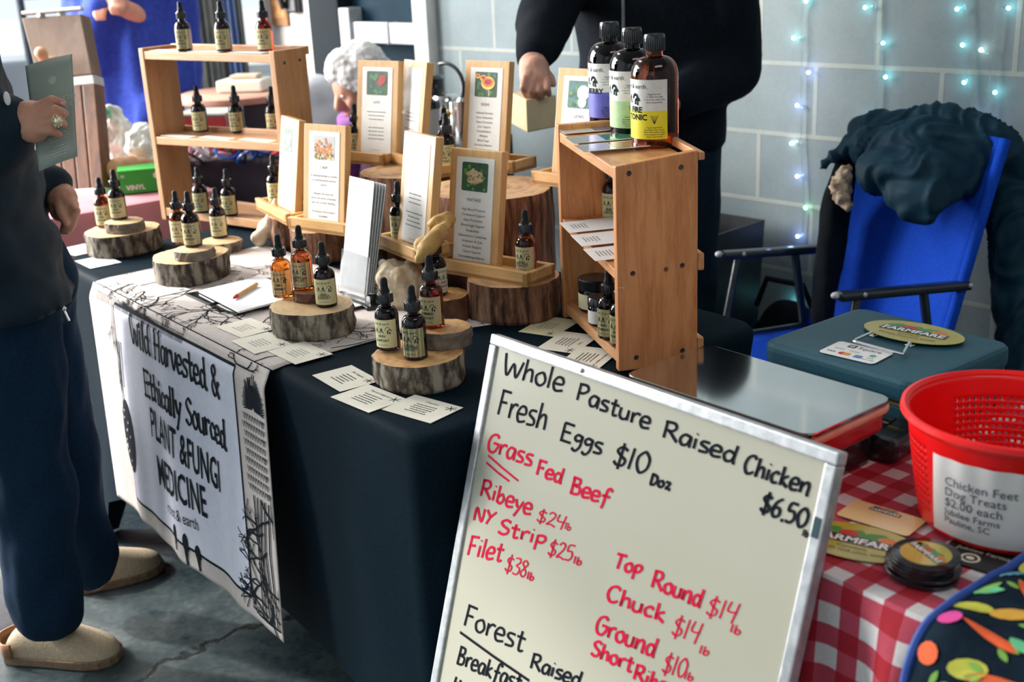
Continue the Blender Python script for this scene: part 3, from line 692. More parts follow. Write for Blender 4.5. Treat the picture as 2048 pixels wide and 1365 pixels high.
# ================================================================ wooden racks
pine=wood('warm_pine_x',(.66,.33,.14),(.46,.19,.07),'x'); pinez=wood('warm_pine_z',(.70,.32,.125),(.48,.175,.055),'z'); pineL=wood('pale_pine_z',(.54,.28,.125),(.41,.19,.075),'z'); pineLx=wood('pale_pine_x',(.58,.31,.14),(.44,.21,.085),'x')
screw=pm('dark_screw',(.05,.045,.04),(.12,.11,.1),200,.4,.8)
def zfor(s,t,py):
    lo,hi=.5,1.4
    for _ in range(40):
        m_=(lo+hi)/2
        if proj(P(s,t,m_))[1]>py: lo=m_
        else: hi=m_
    return lo
class Rack:
    def __init__(r,name,label,s,t,th,L,Dp):
        r.s,r.t,r.th,r.L,r.D=s,t,R(th),L,Dp; e1=A*math.cos(r.th)+B*math.sin(r.th); r.root=thing(name,label,'shelf rack',P(s,t,TZ),math.atan2(-e1.y,-e1.x))
    def st(r,u,v): return r.s+math.cos(r.th)*u-math.sin(r.th)*v, r.t+math.sin(r.th)*u+math.cos(r.th)*v
    def zf(r,u,v,py): return zfor(*r.st(u,v),py)-TZ
    def panel(r,u0,u1,zs,mat,name='side_panel'):   # zs: top front, top back
        q=[(-u0,0,.001),(-u0,r.D,.001),(-u1,r.D,.001),(-u1,0,.001),(-u0,0,zs[0]),(-u0,r.D,zs[1]),(-u1,r.D,zs[1]),(-u1,0,zs[0])]
        o=MB().hexa(q).build(name,mat,r.root,bev=.002); return o
    def shelf(r,z0,z1,th,mat,name='shelf',ins=.016):  # z0 near, z1 far
        a,b=-ins,-r.L+ins; y0,y1=.002,r.D-.002
        q=[(a,y0,z0-th),(a,y1,z0-th),(b,y1,z1-th),(b,y0,z1-th),(a,y0,z0),(a,y1,z0),(b,y1,z1),(b,y0,z1)]
        return MB().hexa(q).build(name,mat,r.root,bev=.0015)
    def rail(r,z0,z1,h,mat,ext=.006):
        a,b=ext*0-.0,-r.L; y0,y1=r.D+.0005,r.D+.0115
        q=[(a,y0,z0),(a,y1,z0),(b,y1,z1),(b,y0,z1),(a,y0,z0+h),(a,y1,z0+h),(b,y1,z1+h),(b,y0,z1+h)]
        MB().hexa(q).build('back_rail',mat,r.root,bev=.0025)
    def screws(r,pts,u=0):
        for y,z in pts:
            mb=MB(); M=Matrix.Translation((u,y,z))@Matrix.Rotation(R(90),4,'Y'); mb.lathe([(0,-.001),(.0038,-.001),(.0042,.0004),(.0036,.0012),(.0012,.0006),(0,.0006)],14,0,M); mb.build('screw',screw,r.root,True)
RR=Rack('open_shelf_rack','orange pine rack at the right end of the herb table, three big bottles on top',.0097,.397,24.7,.3277,.1366)
zn=RR.zf(0,0,334); zb=RR.zf(0,RR.D,301); zfar=RR.zf(RR.L,0,248)
RR.panel(0,.016,(zn,zb),pinez); RR.panel(RR.L-.016,RR.L,(zfar,zfar),pinez)
ts0,ts1=zn-.004,RR.zf(RR.L,0,262); RR.shelf(ts0,ts1,.018,pine); ms0=RR.zf(.016,0,541);ms1=RR.zf(RR.L-.016,0,438); RR.shelf(ms0,ms1,.016,pine); RR.shelf(.030,.030,.018,pine)
RR.rail(zb-.016,zfar-.006,.013,pine); RR.rail(ms0-.012,ms1-.012,.028,pine); RR.rail(.012,.012,.03,pine)
RR.screws([(.022,ts0-.008),(.108,ts0-.006),(.026,ms0-.004),(.11,ms0-.0),(.03,.022),(.11,.024)])
mb=MB(); k=Matrix.Translation((.0006,.082,.165))@Matrix.Rotation(R(90),4,'Y'); mb.lathe([(0,0),(.0035,0),(.0045,-.0012)],14,0,k); mb.build('knot',pm('dark_wood_knot',(.10,.035,.012),(.2,.08,.03),120,.6),RR.root)
LR=Rack('open_shelf_rack','pale pine three-shelf rack of small bottles at the far end of the herb table',1.268,.4969,-15.08,.5041,.1036)
HL=.452
LR.panel(0,.018,(HL,HL),pineL); LR.panel(LR.L-.018,LR.L,(HL,HL),pineL)
lt=HL-.008; lm0=LR.zf(.018,0,287); lm1=LR.zf(LR.L-.018,0,274); lbz=.034
LR.shelf(lt,lt,.020,pineLx); LR.shelf(lm0,lm1,.020,pineLx); LR.shelf(lbz,lbz,.022,pineLx)
LR.rail(lt-.01,lt-.01,.02,pineLx); LR.rail(lm0-.012,lm1-.012,.026,pineLx); LR.rail(.015,.015,.03,pineLx)
LR.screws([(.03,HL-.03),(.08,HL-.028)])
def rack_bottle(rk,px,py,zloc,label,lines=None,gl=None,paper='cream',rot=-25,vmin=.024):
    z=TZ+zloc+.001; p=at(px,py,z); p=p+V((p.x,p.y,0)).normalized()*BR
    return bottle(0,0,0,label,lines,gl,paper,rot,pos=p)
for i,(px,py) in enumerate(((371,103),(450,104),(533,104))): rack_bottle(LR,px,py,lt,['leftmost','middle','rightmost'][i]+' dropper bottle on the top shelf of the pale pine rack',None,(amber_dark,black_glass,amber_red)[i],'cream')
for i,(px,py) in enumerate(((403,266),(477,267),(551,270))): rack_bottle(LR,px,py,(lm0+lm1)/2+.002*(1-i),['leftmost','middle','rightmost'][i]+' dropper bottle on the middle shelf of the pale pine rack',None,amber_dark,'cream')
for i,(px,py) in enumerate(((405,428),(462,434))): rack_bottle(LR,px,py,lbz,['left','right'][i]+' dropper bottle with a readable label on the bottom shelf of the pale pine rack',None,black_glass,'cream')
# paper strips lying on the shelves
paper=pm('white_paper',(.82,.82,.82),(.78,.78,.79),40,.5); paper_c=pm('cream_card_paper',(.80,.78,.68),(.76,.74,.64),40,.55); paper_y=pm('yellowish_card_paper',(.78,.75,.50),(.74,.70,.46),40,.55)
def strip(rk,u0,u1,v0,v1,z,label,mat=None,name='paper_card',cat='card',rows=0):
    e1=A*math.cos(rk.th)+B*math.sin(rk.th); s_,t_=rk.st((u0+u1)/2,(v0+v1)/2)
    o=thing(name,label,cat,P(s_,t_,TZ+z+.0012),rk.root.rotation_euler.z); MB().box((0,0,.0003),(u1-u0,v1-v0,.0006)).build('card_sheet',mat or paper,o)
    return o
for i in range(3): strip(LR,.05+i*.15,.17+i*.15,.006,.040,lt,'white paper strip on the pale rack top shelf, before the '+['rightmost','middle','leftmost'][i]+' bottle')
for i in range(3): strip(LR,.06+i*.15,.17+i*.15,.006,.036,lm0+(lm1-lm0)*(.115+i*.15)/LR.L,'white paper strip on the pale rack middle shelf, before the '+['rightmost','middle','leftmost'][i]+' bottle')
# ---- on the right rack
def jar(p,r,h,label,paper_m):
    t=thing('ointment_jar',label,'jar',p,towards(p,-20)); MB().lathe([(r*.9,0),(r,.003),(r,h*.62),(r*.94,h*.68)],28).build('jar_body',black_glass,t,True)
    MB().lathe([(r*.97,h*.69),(r*1.03,h*.70),(r*1.03,h*.97),(r*.97,h),(0,h)],28).build('lid',cap_black,t,True)
    cyl_patch(r,-r*1.7,r*1.2,h*.10,h*.56,.0004).build('paper_label',paper_m,t,'all'); return t
zb_=TZ+.0305
def sh(px,py,z,r): p=at(px,py,z); return p+V((p.x,p.y,0)).normalized()*r
jar(sh(1192,628,zb_,.031),.031,.060,'wide black ointment jar at the back of the right rack bottom shelf',lab_pale)
jar(sh(1201,655,zb_,.021),.021,.050,'small black ointment jar before the wide jar on the right rack',lab_white)
bottle(0,0,0,'dark dropper bottle on the right rack bottom shelf beside the ointment jars',['KE','HE'],black_glass,rot=-30,pos=sh(1219,682,zb_,BR))
bottle(0,0,0,'dark dropper bottle mostly hidden behind the near panel of the right rack, bottom shelf',['SC','OF'],black_glass,rot=-30,pos=sh(1244,697,zb_,BR))
zm_=TZ+ms1+(ms0-ms1)*.55+.001
bottle(0,0,0,'dark dropper bottle on the middle shelf of the right rack, partly behind its side panel',['EASE'],black_glass,rot=-25,pos=sh(1227,447,zm_,BR))
for i,(px,py) in enumerate(((1170,452),(1195,478),(1222,506))):
    f=(.26,.5,.76)[i]; z=TZ+ms1+(ms0-ms1)*f; p=at(px,py,z+.003); o=thing('info_card','white printed card on the right rack middle shelf, '+['furthest back left','middle of the three','nearest the side panel'][i],'card',p,RR.root.rotation_euler.z,'cards on the right rack middle shelf')
    o.rotation_euler=(0,-math.atan((ms1-ms0)/RR.L)*-1,RR.root.rotation_euler.z)
    b=MB().box((0,.012,.0003),(.066,.10,.0006)).build('card_sheet',paper,o); mb=MB(); bars(mb,5,0,.0,.03,.0022,.006,off=.0008); mb.build('print',grey_ink,b)
# ---- tall bottles on the right rack
def big_bottle(p,label,colr,words,rot,inkc=None,gl=None):
    t=thing('tonic_bottle',label,'bottle',p,towards(p,rot)); t.scale=(1.045,)*3; r=.0375
    MB().lathe(droplet_profile(r,.112,.142,.0135,.156),48).build('bottle_body',gl or amber_red,t,True)
    c=MB().lathe([(.0158,.149),(.0166,.150),(.0166,.172),(.0155,.1745),(0,.1745)],36)
    for k in range(30): a=k/30*2*math.pi; c.box((.0166*math.cos(a),.0166*math.sin(a),.160),(.001,.001,.018))
    c.build('screw_cap',cap_black,t,True)
    lb=cyl_patch(r,-.075,.040,.016,.108,.0004,50).build('paper_label',lab_white,t,'all')
    cyl_patch(r,-.075,.040,.016,.060,.0006,50).build('colour_band',colr,lb,'all')
    mb=MB()
    def T(s,x,z,size,al='CENTER',bold=0,sx=1): v,f=text2d(s,size,al,bold,sx); mb.add([cylp(x+a,z+b,r,.0009) for a,b in v],f)
    T('root & earth',-.018,.0945,.0095); icon(mb,-.028,.0785,.012,r,.0009,1); icon(mb,-.014,.0785,.014,r,.0009,0)
    for i,s in enumerate(words): T(s,-.012,.0575-i*.0115,.0125,'CENTER',.03)
    for i,s in enumerate(('Suggested Use:','1-2 TBSP each daily','or up to four times daily','when symptomatic')): T(s,.019,.085-i*.0042,.0034)
    for i,s in enumerate(('Organic Ingredients:','Raw Apple Cider Vinegar','Garlic, Horseradish, Ginger','Onion, Jalapeno, Oregano','Lemon, Raw Honey')): T(s,.019,.0335-i*.0036,.0031)
    v,f=ribbon2d([(.008,.0945),(.030,.0945)],.0006); mb.add([cylp(a,b,r,.0009) for a,b in v],f)
    for k in range(5):
        a=(k-2)*.4; v,f=ribbon2d(smooth2d([(.019,.040),(.019+math.sin(a)*.004,.046),(.019+math.sin(a)*.008,.053)]),.0006); mb.add([cylp(p_,q,r,.0009) for p_,q in v],f)
    mb.build('label_lettering',lab_ink,lb); return t
zt0=TZ+ts0+.002
def rtop(px,py,r,f):   # point on the sloping top shelf
    z=TZ+ts0+(ts1-ts0)*f+.0015; return sh(px,py,z,r)
big_bottle(rtop(1310,299,.0375,.22),'large amber bottle with a white and yellow label on the right rack top, nearest',pm('yellow_label_band',(.82,.72,.02),(.78,.68,.02),60,.5),['FIRE','TONIC'],-30,gl=glass('bright_amber_red_glass',(.50,.075,.012)))
big_bottle(rtop(1266,276,.0375,.50),'dark bottle with a white and green label, between the yellow and purple labelled ones',pm('green_label_band',(.45,.66,.36),None,60,.5),[],-30,gl=black_glass)
big_bottle(rtop(1222,255,.0375,.80),'dark bottle with a white and purple label, furthest left on the right rack top',pm('purple_label_band',(.13,.13,.55),(.10,.10,.45),60,.5),['BERRY'],-28,gl=black_glass)
lam=pm('laminated_card',(.70,.72,.74),(.60,.64,.66),8,.12,coat=.8)
for i,(px,py,c) in enumerate(((1165,262,(.10,.12,.30)),(1185,281,(.06,.26,.16)),(1205,297,(.45,.12,.08)))):
    f=(.82,.66,.5)[i]; z=TZ+ts0+(ts1-ts0)*f+.004; o=thing('laminated_card',['blue','green','red'][i]+' and white laminated card on the right rack top shelf','card',at(px,py,z),RR.root.rotation_euler.z)
    o.rotation_euler=(0,math.atan((ts1-ts0)/RR.L),RR.root.rotation_euler.z)
    b=MB().box((-.012,.02,.0004),(.055,.115,.0008)).build('card_sheet',lam,o); MB().box((-.012,.045,.00105),(.045,.05,.0004)).build('colour_print',pm('card_print_%s'%'bgr'[i],c,None,30,.15,coat=.8),b)
# ================================================================ stumps and display stands
red_bark=bark_mat('split_red_bark',(.035,.018,.012),(.20,.085,.045),(.40,.24,.15),(1,1,.10),.08); stump_top=ring_mat('stump_top_wood',(.58,.36,.19),(.36,.18,.09),0,260,(.18,.08,.04)); bleached=pm('bleached_wood',(.86,.76,.58),(.56,.42,.27),26,.7,bmp=.5,detail=6)
ZS=.935
log_slice(0,0,0,.135,ZS-TZ-.002,'big reddish stump behind the middle stands, right of the two tall ones',83,stump_top,red_bark,'tree_stump','stump',pos=P(.615,.610,TZ+.001),sq=.95)
log_slice(0,0,0,.122,ZS-TZ-.002,'tall stump in the middle back of the table, behind the white brochures',89,stump_top,red_bark,'tree_stump','stump',pos=P(.915,.635,TZ+.001),sq=.95)
ZA=.815
log_slice(0,0,0,.085,ZA-TZ-.002,'low split wood block under the tray reading MAITAKE',97,stump_top,red_bark,'wood_block','wood block',pos=P(.385,.485,TZ+.001),sq=1.0)
log_slice(0,0,0,.068,ZA-TZ-.002,'small low stump under the orange flower stand',101,stump_top,red_bark,'wood_block','wood block',pos=P(1.055,.450,TZ+.001))
log_slice(0,0,0,.062,ZA-TZ-.002,'small low stump under the stand with the purple flower card',103,stump_top,red_bark,'wood_block','wood block',pos=P(1.215,.480,TZ+.001))
ZB=.842
log_slice(0,0,0,.052,ZB-TZ-.002,'low stump behind the pale burl, under the slanted stand facing left',107,stump_top,red_bark,'wood_block','wood block',pos=P(.690,.412,TZ+.001))
# pale burl, driftwood root
mb=MB(); c=P(.590,.365,0)
for k in range(16):
    a=k/16*6.28; mb.ball((c.x+.026*math.cos(a),c.y+.022*math.sin(a),TZ+.040+.018*math.sin(k*2.3)),(.026,.024,.036),M=None)
mb.ball((c.x,c.y,TZ+.042),(.042,.038,.041)); mb.chain([(c+V((-.02,.0,TZ+.06)),.014),(c+V((-.035,.005,TZ+.088)),.007)]); mb.chain([(c+V((.012,-.004,TZ+.06)),.014),(c+V((.018,.0,TZ+.090)),.008)])
tag(blob(mb,'wood_burl',bleached,None,.004,3,lambda v:.004*noise.noise(v*60)+.002*noise.noise(v*150)),'pale knobbly burl of bleached wood standing before the slanted stand','burl')
p0=at(540,495,TZ)+V((0,.03,0)); mb=MB(); mb.chain([(p0+V((-.03,-.02,.018)),.017),(p0+V((.0,.0,.045)),.026),(p0+V((.012,.01,.085)),.014),(p0+V((.018,.02,.105)),.006)]); mb.chain([(p0+V((.0,.0,.03)),.02),(p0+V((.05,.01,.02)),.018)])
tag(blob(mb,'driftwood_root',bleached,None,.004,2,lambda v:.006*noise.noise(v*50)),'pointed piece of bleached driftwood beside the small low stump','driftwood')
fungus=pm('tan_dried_fungus',(.62,.40,.13),(.40,.22,.06),22,.6,bmp=.3)
f0=P(.455,.405,.80)
mb=MB(); pts=[D(838,518,2.17),D(852,500,2.16),D(868,480,2.17),D(880,462,2.2),D(893,450,2.22)]
mb.chain(list(zip(pts,[.010,.016,.017,.014,.008]))); mb.chain([(D(845,512,2.18),.008),(D(840,490,2.19),.014),(D(858,478,2.2),.010)]); mb.chain([(D(858,448,2.24),.006),(D(874,444,2.23),.013),(D(896,440,2.24),.016)])
tag(blob(mb,'dried_fungus',fungus,None,.004,3,lambda v:.003*noise.noise(v*70)),'curled tan dried mushroom leaning between the two middle stands','fungus')
# ---- stands
birch=wood('light_oak_x',(.64,.38,.15),(.50,.27,.09),'x',.5,7); birchz=wood('light_oak_z',(.66,.40,.17),(.54,.30,.11),'z',.5,7)
cardp=pm('printed_card',(.80,.79,.76),(.76,.75,.72),60,.5,coat=.05); ptxt=pm('card_text_ink',(.02,.02,.028),(.03,.03,.04),60,.9,spec=.1)
C_=lambda n,c,c2=None: pm(n,c,c2,70,.5,coat=.05)
pgreen=C_('photo_dark_green',(.010,.05,.025),(.02,.10,.03)); pteal=C_('photo_teal',(.02,.12,.13),(.05,.20,.20)); porange=C_('photo_orange',(.80,.16,.02),(.9,.3,.03)); pbrown=C_('photo_brown',(.30,.16,.05),(.15,.08,.02)); pred=C_('photo_red',(.50,.01,.03),(.35,.01,.02)); pyel=C_('photo_yellow',(.9,.6,.08),(.95,.75,.2)); ptan=C_('photo_tan',(.62,.50,.30),(.5,.36,.18)); ppur=C_('photo_purple',(.24,.08,.55),(.35,.15,.7)); pwht=C_('photo_white',(.85,.86,.86)); pgrey=C_('photo_sky_grey',(.55,.56,.58)); pleaf=C_('photo_leaf',(.10,.30,.05),(.05,.2,.03))
def photo(kind,w,h,z,M,parent):
    mb=MB(); rr=random.Random(hash(kind)%1000 if False else sum(map(ord,kind)))
    mats=[pgreen,pteal,porange,pbrown,pred,pyel,ptan,ppur,pwht,pgrey,pleaf]
    def disc(x,y,a,b,mi,lv,n=14): mb.add([(x*w/2+a*w/2*math.cos(2*math.pi*i/n),z+y*h/2+b*h/2*math.sin(2*math.pi*i/n),.0002*lv+.0012) for i in range(n)],[tuple(range(n))],mi,M)
    bgm={'flowers':9,'rose':0,'violet':0,'reishi':0,'maitake':0,'lion':1,'pale':8}[kind]
    q=[]; r=.12
    for cx,cy,a in((1-r,-1+r,-90),(1-r,1-r,0),(-1+r,1-r,90),(-1+r,-1+r,180)):
        for k in range(5): t=R(a+90*k/4); q.append(((cx+r*math.cos(t))*w/2,z+(cy+r*math.sin(t))*h/2,.0011))
    mb.add(q,[tuple(range(len(q)))],bgm,M)
    if kind=='flowers':
        for k in range(90): y=rr.uniform(-.9,.25); disc(rr.uniform(-.88,.88),y,.09,.10,2 if (y>-.35 or rr.random()<.25) and rr.random()<.8 else (3 if rr.random()<.7 else 5),1+k*.02)
        for x,y in((-.5,.5),(.1,.7),(.15,.45),(-.3,.35),(.55,.3),(-.75,.25)): disc(x,y,.10,.14,2,4)
    elif kind=='rose':
        for k in range(14): disc(rr.uniform(-.8,.8),rr.uniform(-.8,.8),.16,.14,1 if k%3 else 10,1+k*.05)
        for k in range(9): disc(.45+rr.uniform(-.14,.14),.25+rr.uniform(-.25,.25),.3-.02*k,.28-.02*k,4,2+k*.1)
    elif kind=='violet':
        for k in range(12): disc(rr.uniform(-.8,.8),rr.uniform(-.8,.8),.18,.14,1 if k%2 else 9,1+k*.05)
        for k in range(7): disc(.1+rr.uniform(-.15,.15),.0+rr.uniform(-.3,.3),.32,.26,7,2+k*.1)
    elif kind=='reishi':
        for k in range(16): disc(rr.uniform(-.85,.85),rr.uniform(-.85,.85),.14,.14,10 if k%2 else 1,1+k*.03)
        for x,y,s in((.18,.12,.62),(-.25,.5,.3),(-.75,.65,.22)): disc(x,y,s,s*.85,5,3); disc(x,y+s*.1,s*.88,s*.62,2,3.3); disc(x,y+s*.14,s*.55,s*.36,4,3.6)
        disc(.3,-.65,.07,.32,6,2.5)
    elif kind=='maitake':
        for k in range(22): disc(rr.uniform(-.88,.88),rr.uniform(-.85,.85),.12,.12,10 if k%3 else 0,1+k*.03)
        for k in range(70): a=rr.random()*6.28; d=rr.random()**.5; x,y=.0+.62*d*math.cos(a),.02+.52*d*math.sin(a); disc(x,y,.13,.10,6,3+k*.03); disc(x+.02,y-.03,.10,.06,3 if k%3==0 else 6,3.015+k*.03)
    elif kind=='lion':
        for k in range(12): disc(rr.uniform(-.8,.5),rr.uniform(-.8,.8),.16,.16,10 if k%2 else 0,1+k*.04)
        disc(.25,.15,.5,.55,8,3); disc(.2,-.55,.35,.4,8,3.1)
    else:
        for k in range(5): disc(rr.uniform(-.3,.3),rr.uniform(-.5,.3),.06,.2,9,1+k*.05)
    return mb.build('photo',mats,parent)
def stand(pl,pr,z,label,kind,title,lines,boff=.5,width=None,hgt=.222,tilt=9,depth=.085,group='oak display stands on the herb table',card=True):
    a,b=at(*pl,z),at(*pr,z); w=width or (b-a).length; ang=math.atan2(b.y-a.y,b.x-a.x); ex=V((math.cos(ang),math.sin(ang),0))
    t=thing('display_stand',label,'display stand',a,ang,group)
    mb=MB(); mb.box((w/2,depth/2,.005),(w,depth,.010)); mb.box((w/2,.006,.014),(w,.012,.027)); mb.box((w-.006,depth/2,.013),(.012,depth,.025)); mb.box((.006,depth/2,.013),(.012,depth,.025)); mb.box((w/2,depth-.006,.013),(w,.012,.026)); mb.build('tray',birch,t,bev=.0015)
    bw,th=.126,.018; bx=w*boff; M=Matrix.Translation((bx,.028,.0115))@Matrix.Rotation(R(90-tilt),4,'X')
    # board in its own plane: x across, y up the board, z towards the viewer
    MB().box((0,hgt/2,-th/2),(bw,hgt,th),0,M).build('backboard',birchz,t,bev=.0015)
    cd_=MB().box((0,hgt*.49,.0004),(.092,.196,.0008),0,M).build('card',cardp,t)
    photo(kind,.064,.054,hgt*.49+.062,M,cd_)
    mb=MB(); y=hgt*.49+.016
    plantext(mb,[title],0,y,.0085,.01,0,.001,M=M)
    if not lines or not any(lines):
        random.seed(len(label)); bars(mb,3,0,y-.020,.062,.0016,.0085,0,.001,M); bars(mb,4,0,y-.056,.066,.0016,.0085,0,.001,M)
    elif lines: plantext(mb,lines,0,y-.018,.0070,.0100,0,.001,M=M)
    mb.box((0,.018,.0009),(.03,.0005,.0002),0,M); mb.build('lettering',ptxt,cd_)
    return t,a,ex,ang
S7=stand((868,543),(1055,576),ZA,'oak display stand with the card reading MAITAKE, nearest of the stands','maitake','MAITAKE',['High Blood Pressure','Cholesterol Support','Heart Protective','Blood Sugar Support','Metabolism','Inflammatory Conditions','Antitumor & Cyst','Immune Support','Cancer Support','Chemotherapy Adjunct'],.31)
S2=stand((577,458),(695,474),ZA,'oak display stand with the card reading CALM under an orange flower photo','flowers','CALM',['A calming formula to soothe','an overstimulated nervous','system','','Release the body and','relieve the stress of anxiety,','pain, and circular thinking.','','Promoting bold presence','& vitality'],.46)
S1=stand((512,418),(574,452),ZA,'oak display stand facing left with a purple flower card, beside the pale rack','violet','CLARITY',['','','','','','',''],.62,hgt=.222)
S5=stand((750,494),(832,527),ZB,'oak display stand facing left beside the MAITAKE stand, its card washed out by light','pale','',None,.62)
S3=stand((668,324),(766,333),ZS,'oak display stand with a red rose photo on its card','rose','LOVE',['','','','','',''],.70)
S4=stand((766,322),(868,358),ZS,'oak stand turned left with a blank bright card, right of the rose stand','pale','',None,.30)
S6=stand((908,336),(1057,352),ZS,'oak display stand with a red and yellow mushroom photo, behind the MAITAKE stand','reishi','REISHI',['Adrenal Function','Stress Reduction','Heart Protective','Liver Support','Detoxification','Allergies','Blood Sugar','Hormone Balance','Immune Support'],.36,width=.17)
S8=stand((1063,368),(1150,380),ZS,'oak display stand with a white mushroom photo, behind the right rack','lion',"LION'S",None,.62,width=.15)
def on_stand(S,x,y,label,lines,gl,rot=-25,paper='cream'):
    t,a,ex,ang=S; p=a+ex*x+V((-ex.y,ex.x,0))*y+V((0,0,.0112)); return bottle(0,0,0,label,lines,gl,paper,rot,pos=p)
on_stand(S7,.193,.046,'dropper bottle labelled MAITAKE on the tray of the MAITAKE stand',['MAITAKE'],amber_mid,-30)
on_stand(S5,.030,.045,'dropper bottle partly hidden at the left of the slanted bright stand',None,amber_dark)
bottle(894,322,ZS+.0005,'translucent brown dropper bottle left of the yellow mushroom stand, behind the slanted bright one',None,amber,'cream',-25)
on_stand(S3,.034,.048,'dropper bottle whose top shows between the rose stand and the orange flower stand',None,amber_dark)
on_stand(S4,(at(868,358,ZS)-at(766,322,ZS)).length-.036,.052,'dropper bottle whose top shows behind the slanted bright stand',None,amber_dark)
on_stand(S1,.028,.046,'dropper bottle on the tray left of the purple flower card',None,amber_dark)
bottle(0,0,0,'unlabelled looking dropper bottle between the pale rack and the purple flower stand',None,black_glass,pos=P(1.43,.55,TZ+.036))
# ---- brochure holder
acr=glass('clear_acrylic',(.95,.97,.98),.02,1.45)
broch=pm('white_brochure_paper',(.84,.85,.88),(.80,.82,.86),12,.4); broch_dark=pm('teal_brochure_back',(.05,.10,.12),(.10,.16,.18),12,.4)
h0=P(.675,.290,TZ+.0035); t=thing('brochure_holder','black-footed clear holder of tall brochures in the middle of the table','brochure holder',h0,TA-R(1))
MB().box((0,.03,.012),(.105,.016,.022)).box((0,0,.004),(.105,.10,.006)).build('foot',cap_black,t,bev=.003)
M=Matrix.Translation((0,.012,.010))@Matrix.Rotation(R(78),4,'X'); MB().box((0,.045,-.040),(.104,.09,.002),0,M).box((0,.045,.003),(.104,.09,.002),0,M).build('clear_pocket',acr,t)
for i in range(5):
    M=Matrix.Translation((0,.011+i*.0045,.011))@Matrix.Rotation(R(79-.6*i),4,'X')
    o=thing('brochure','tall '+['white brochure, front one','white brochure, second one','teal-edged brochure, third one','teal-edged brochure, fourth one','white brochure, rearmost one'][i]+' in the clear holder','brochure',h0,TA-R(1),'brochures in the clear holder')
    b=MB().box((0,.122,0),(.092,.228-.004*i,.0012),0,M).build('leaf',broch,o); MB().box((0,.122,-.0014),(.092,.226-.004*i,.001),0,M).build('back_leaf',broch_dark,o)
h1=at(738,606,TZ+.004); t=thing('card_holder','small black holder of business cards before the brochure holder','card holder',h1,TA-R(10)); MB().box((0,.02,.008),(.10,.012,.016)).box((0,.0,.003),(.10,.05,.006)).build('foot',cap_black,t,bev=.002)
for i in range(2):
    M=Matrix.Translation((-.012,.006+.004*i,.0065))@Matrix.Rotation(R(62),4,'X'); o=thing('business_card',['front','rear'][i]+' cream business card leaning in the small black holder','card',h1,TA-R(10)); b=MB().box((0,.026,0),(.085,.052,.001),0,M).build('card_sheet',paper_c,o)
    mb=MB(); mb.add([(-.03,.03,.001),(-.02,.03,.001),(-.02,.04,.001),(-.03,.04,.001)],[(0,1,2,3)],0,M); bars(mb,3,.01,.034,.035,.002,.006,0,.001,M); mb.build('print',lab_ink,b)
o=thing('key_fob','small dark key fob with a green tag before the business cards','key fob',at(716,582,TZ+.005),.4); MB().box((0,0,.004),(.03,.014,.006)).build('body',cap_black,o,bev=.002); MB().tube([(-.015,0,.004),(-.03,.008,.002),(-.04,.0,.002),(-.03,-.008,.003),(-.015,0,.004)],.0012,6).build('ring',screw,o,True); MB().box((.024,-.002,.003),(.016,.014,.002)).build('green_tag',pm('lime_plastic',(.35,.55,.05),None,30,.4),o)
o=thing('leaflet_pile','white leaflet lying open left of the tall brochures','leaflet',at(693,565,TZ+.003)+V((0,.02,0)),TA+R(20)); M=Matrix.Translation((0,0,.001))@Matrix.Rotation(R(62),4,'X'); MB().box((0,.05,0),(.05,.10,.001),0,M).build('leaf',broch,o); MB().box((0,-.02,.0006),(.06,.05,.0006)).build('lower_leaf',broch,o)
# ---- notepad, pen, tablets
npz=TZ+.0035
def quad_sheet(name,label,cat,corners,z,mat,th=.0012,child='sheet',bev=0):
    ps=[at(x,y,z) for x,y in corners]; c=sum(ps,V())/4; o=thing(name,label,cat,c,TA); Mi=Matrix.Rotation(-TA,4,'Z')
    MB().prism([tuple((Mi@(q-c)).xy) for q in ps],0,th).build(child,mat,o,bev=bev); return o,c
quad_sheet('tablet','thin dark glass tablet under the left corner of the notepad','tablet',((372,592),(402,587),(448,606),(420,613)),npz,pm('dark_glass_screen',(.006,.012,.016),None,20,.1,coat=.5),.006,'body',.001)
quad_sheet('phone','dark phone sticking out under the notepad front','phone',((422,617),(452,612),(500,625),(474,633)),npz,MC['dark_glass_screen'],.006,'body',.001)
o,c=quad_sheet('notepad','open white notepad lying on the runner beside the log slices','notepad',((397,585),(520,556),(618,590),(478,627)),npz+.0075,broch,.004,'pages',.0008)
p=at(466,597,npz+.0165);q=at(513,569,npz+.0165); o=thing('pen','light wooden pen with a red tip lying on the notepad','pen',p); d=(q-p)
MB().tube([d*.16,d],.0045,12).build('barrel',birch,o,True); MB().tube([d*.0,d*.05,d*.16],[.001,.003,.0045],12).build('tip',pm('red_plastic',(.55,.02,.02),None,30,.35),o,True)
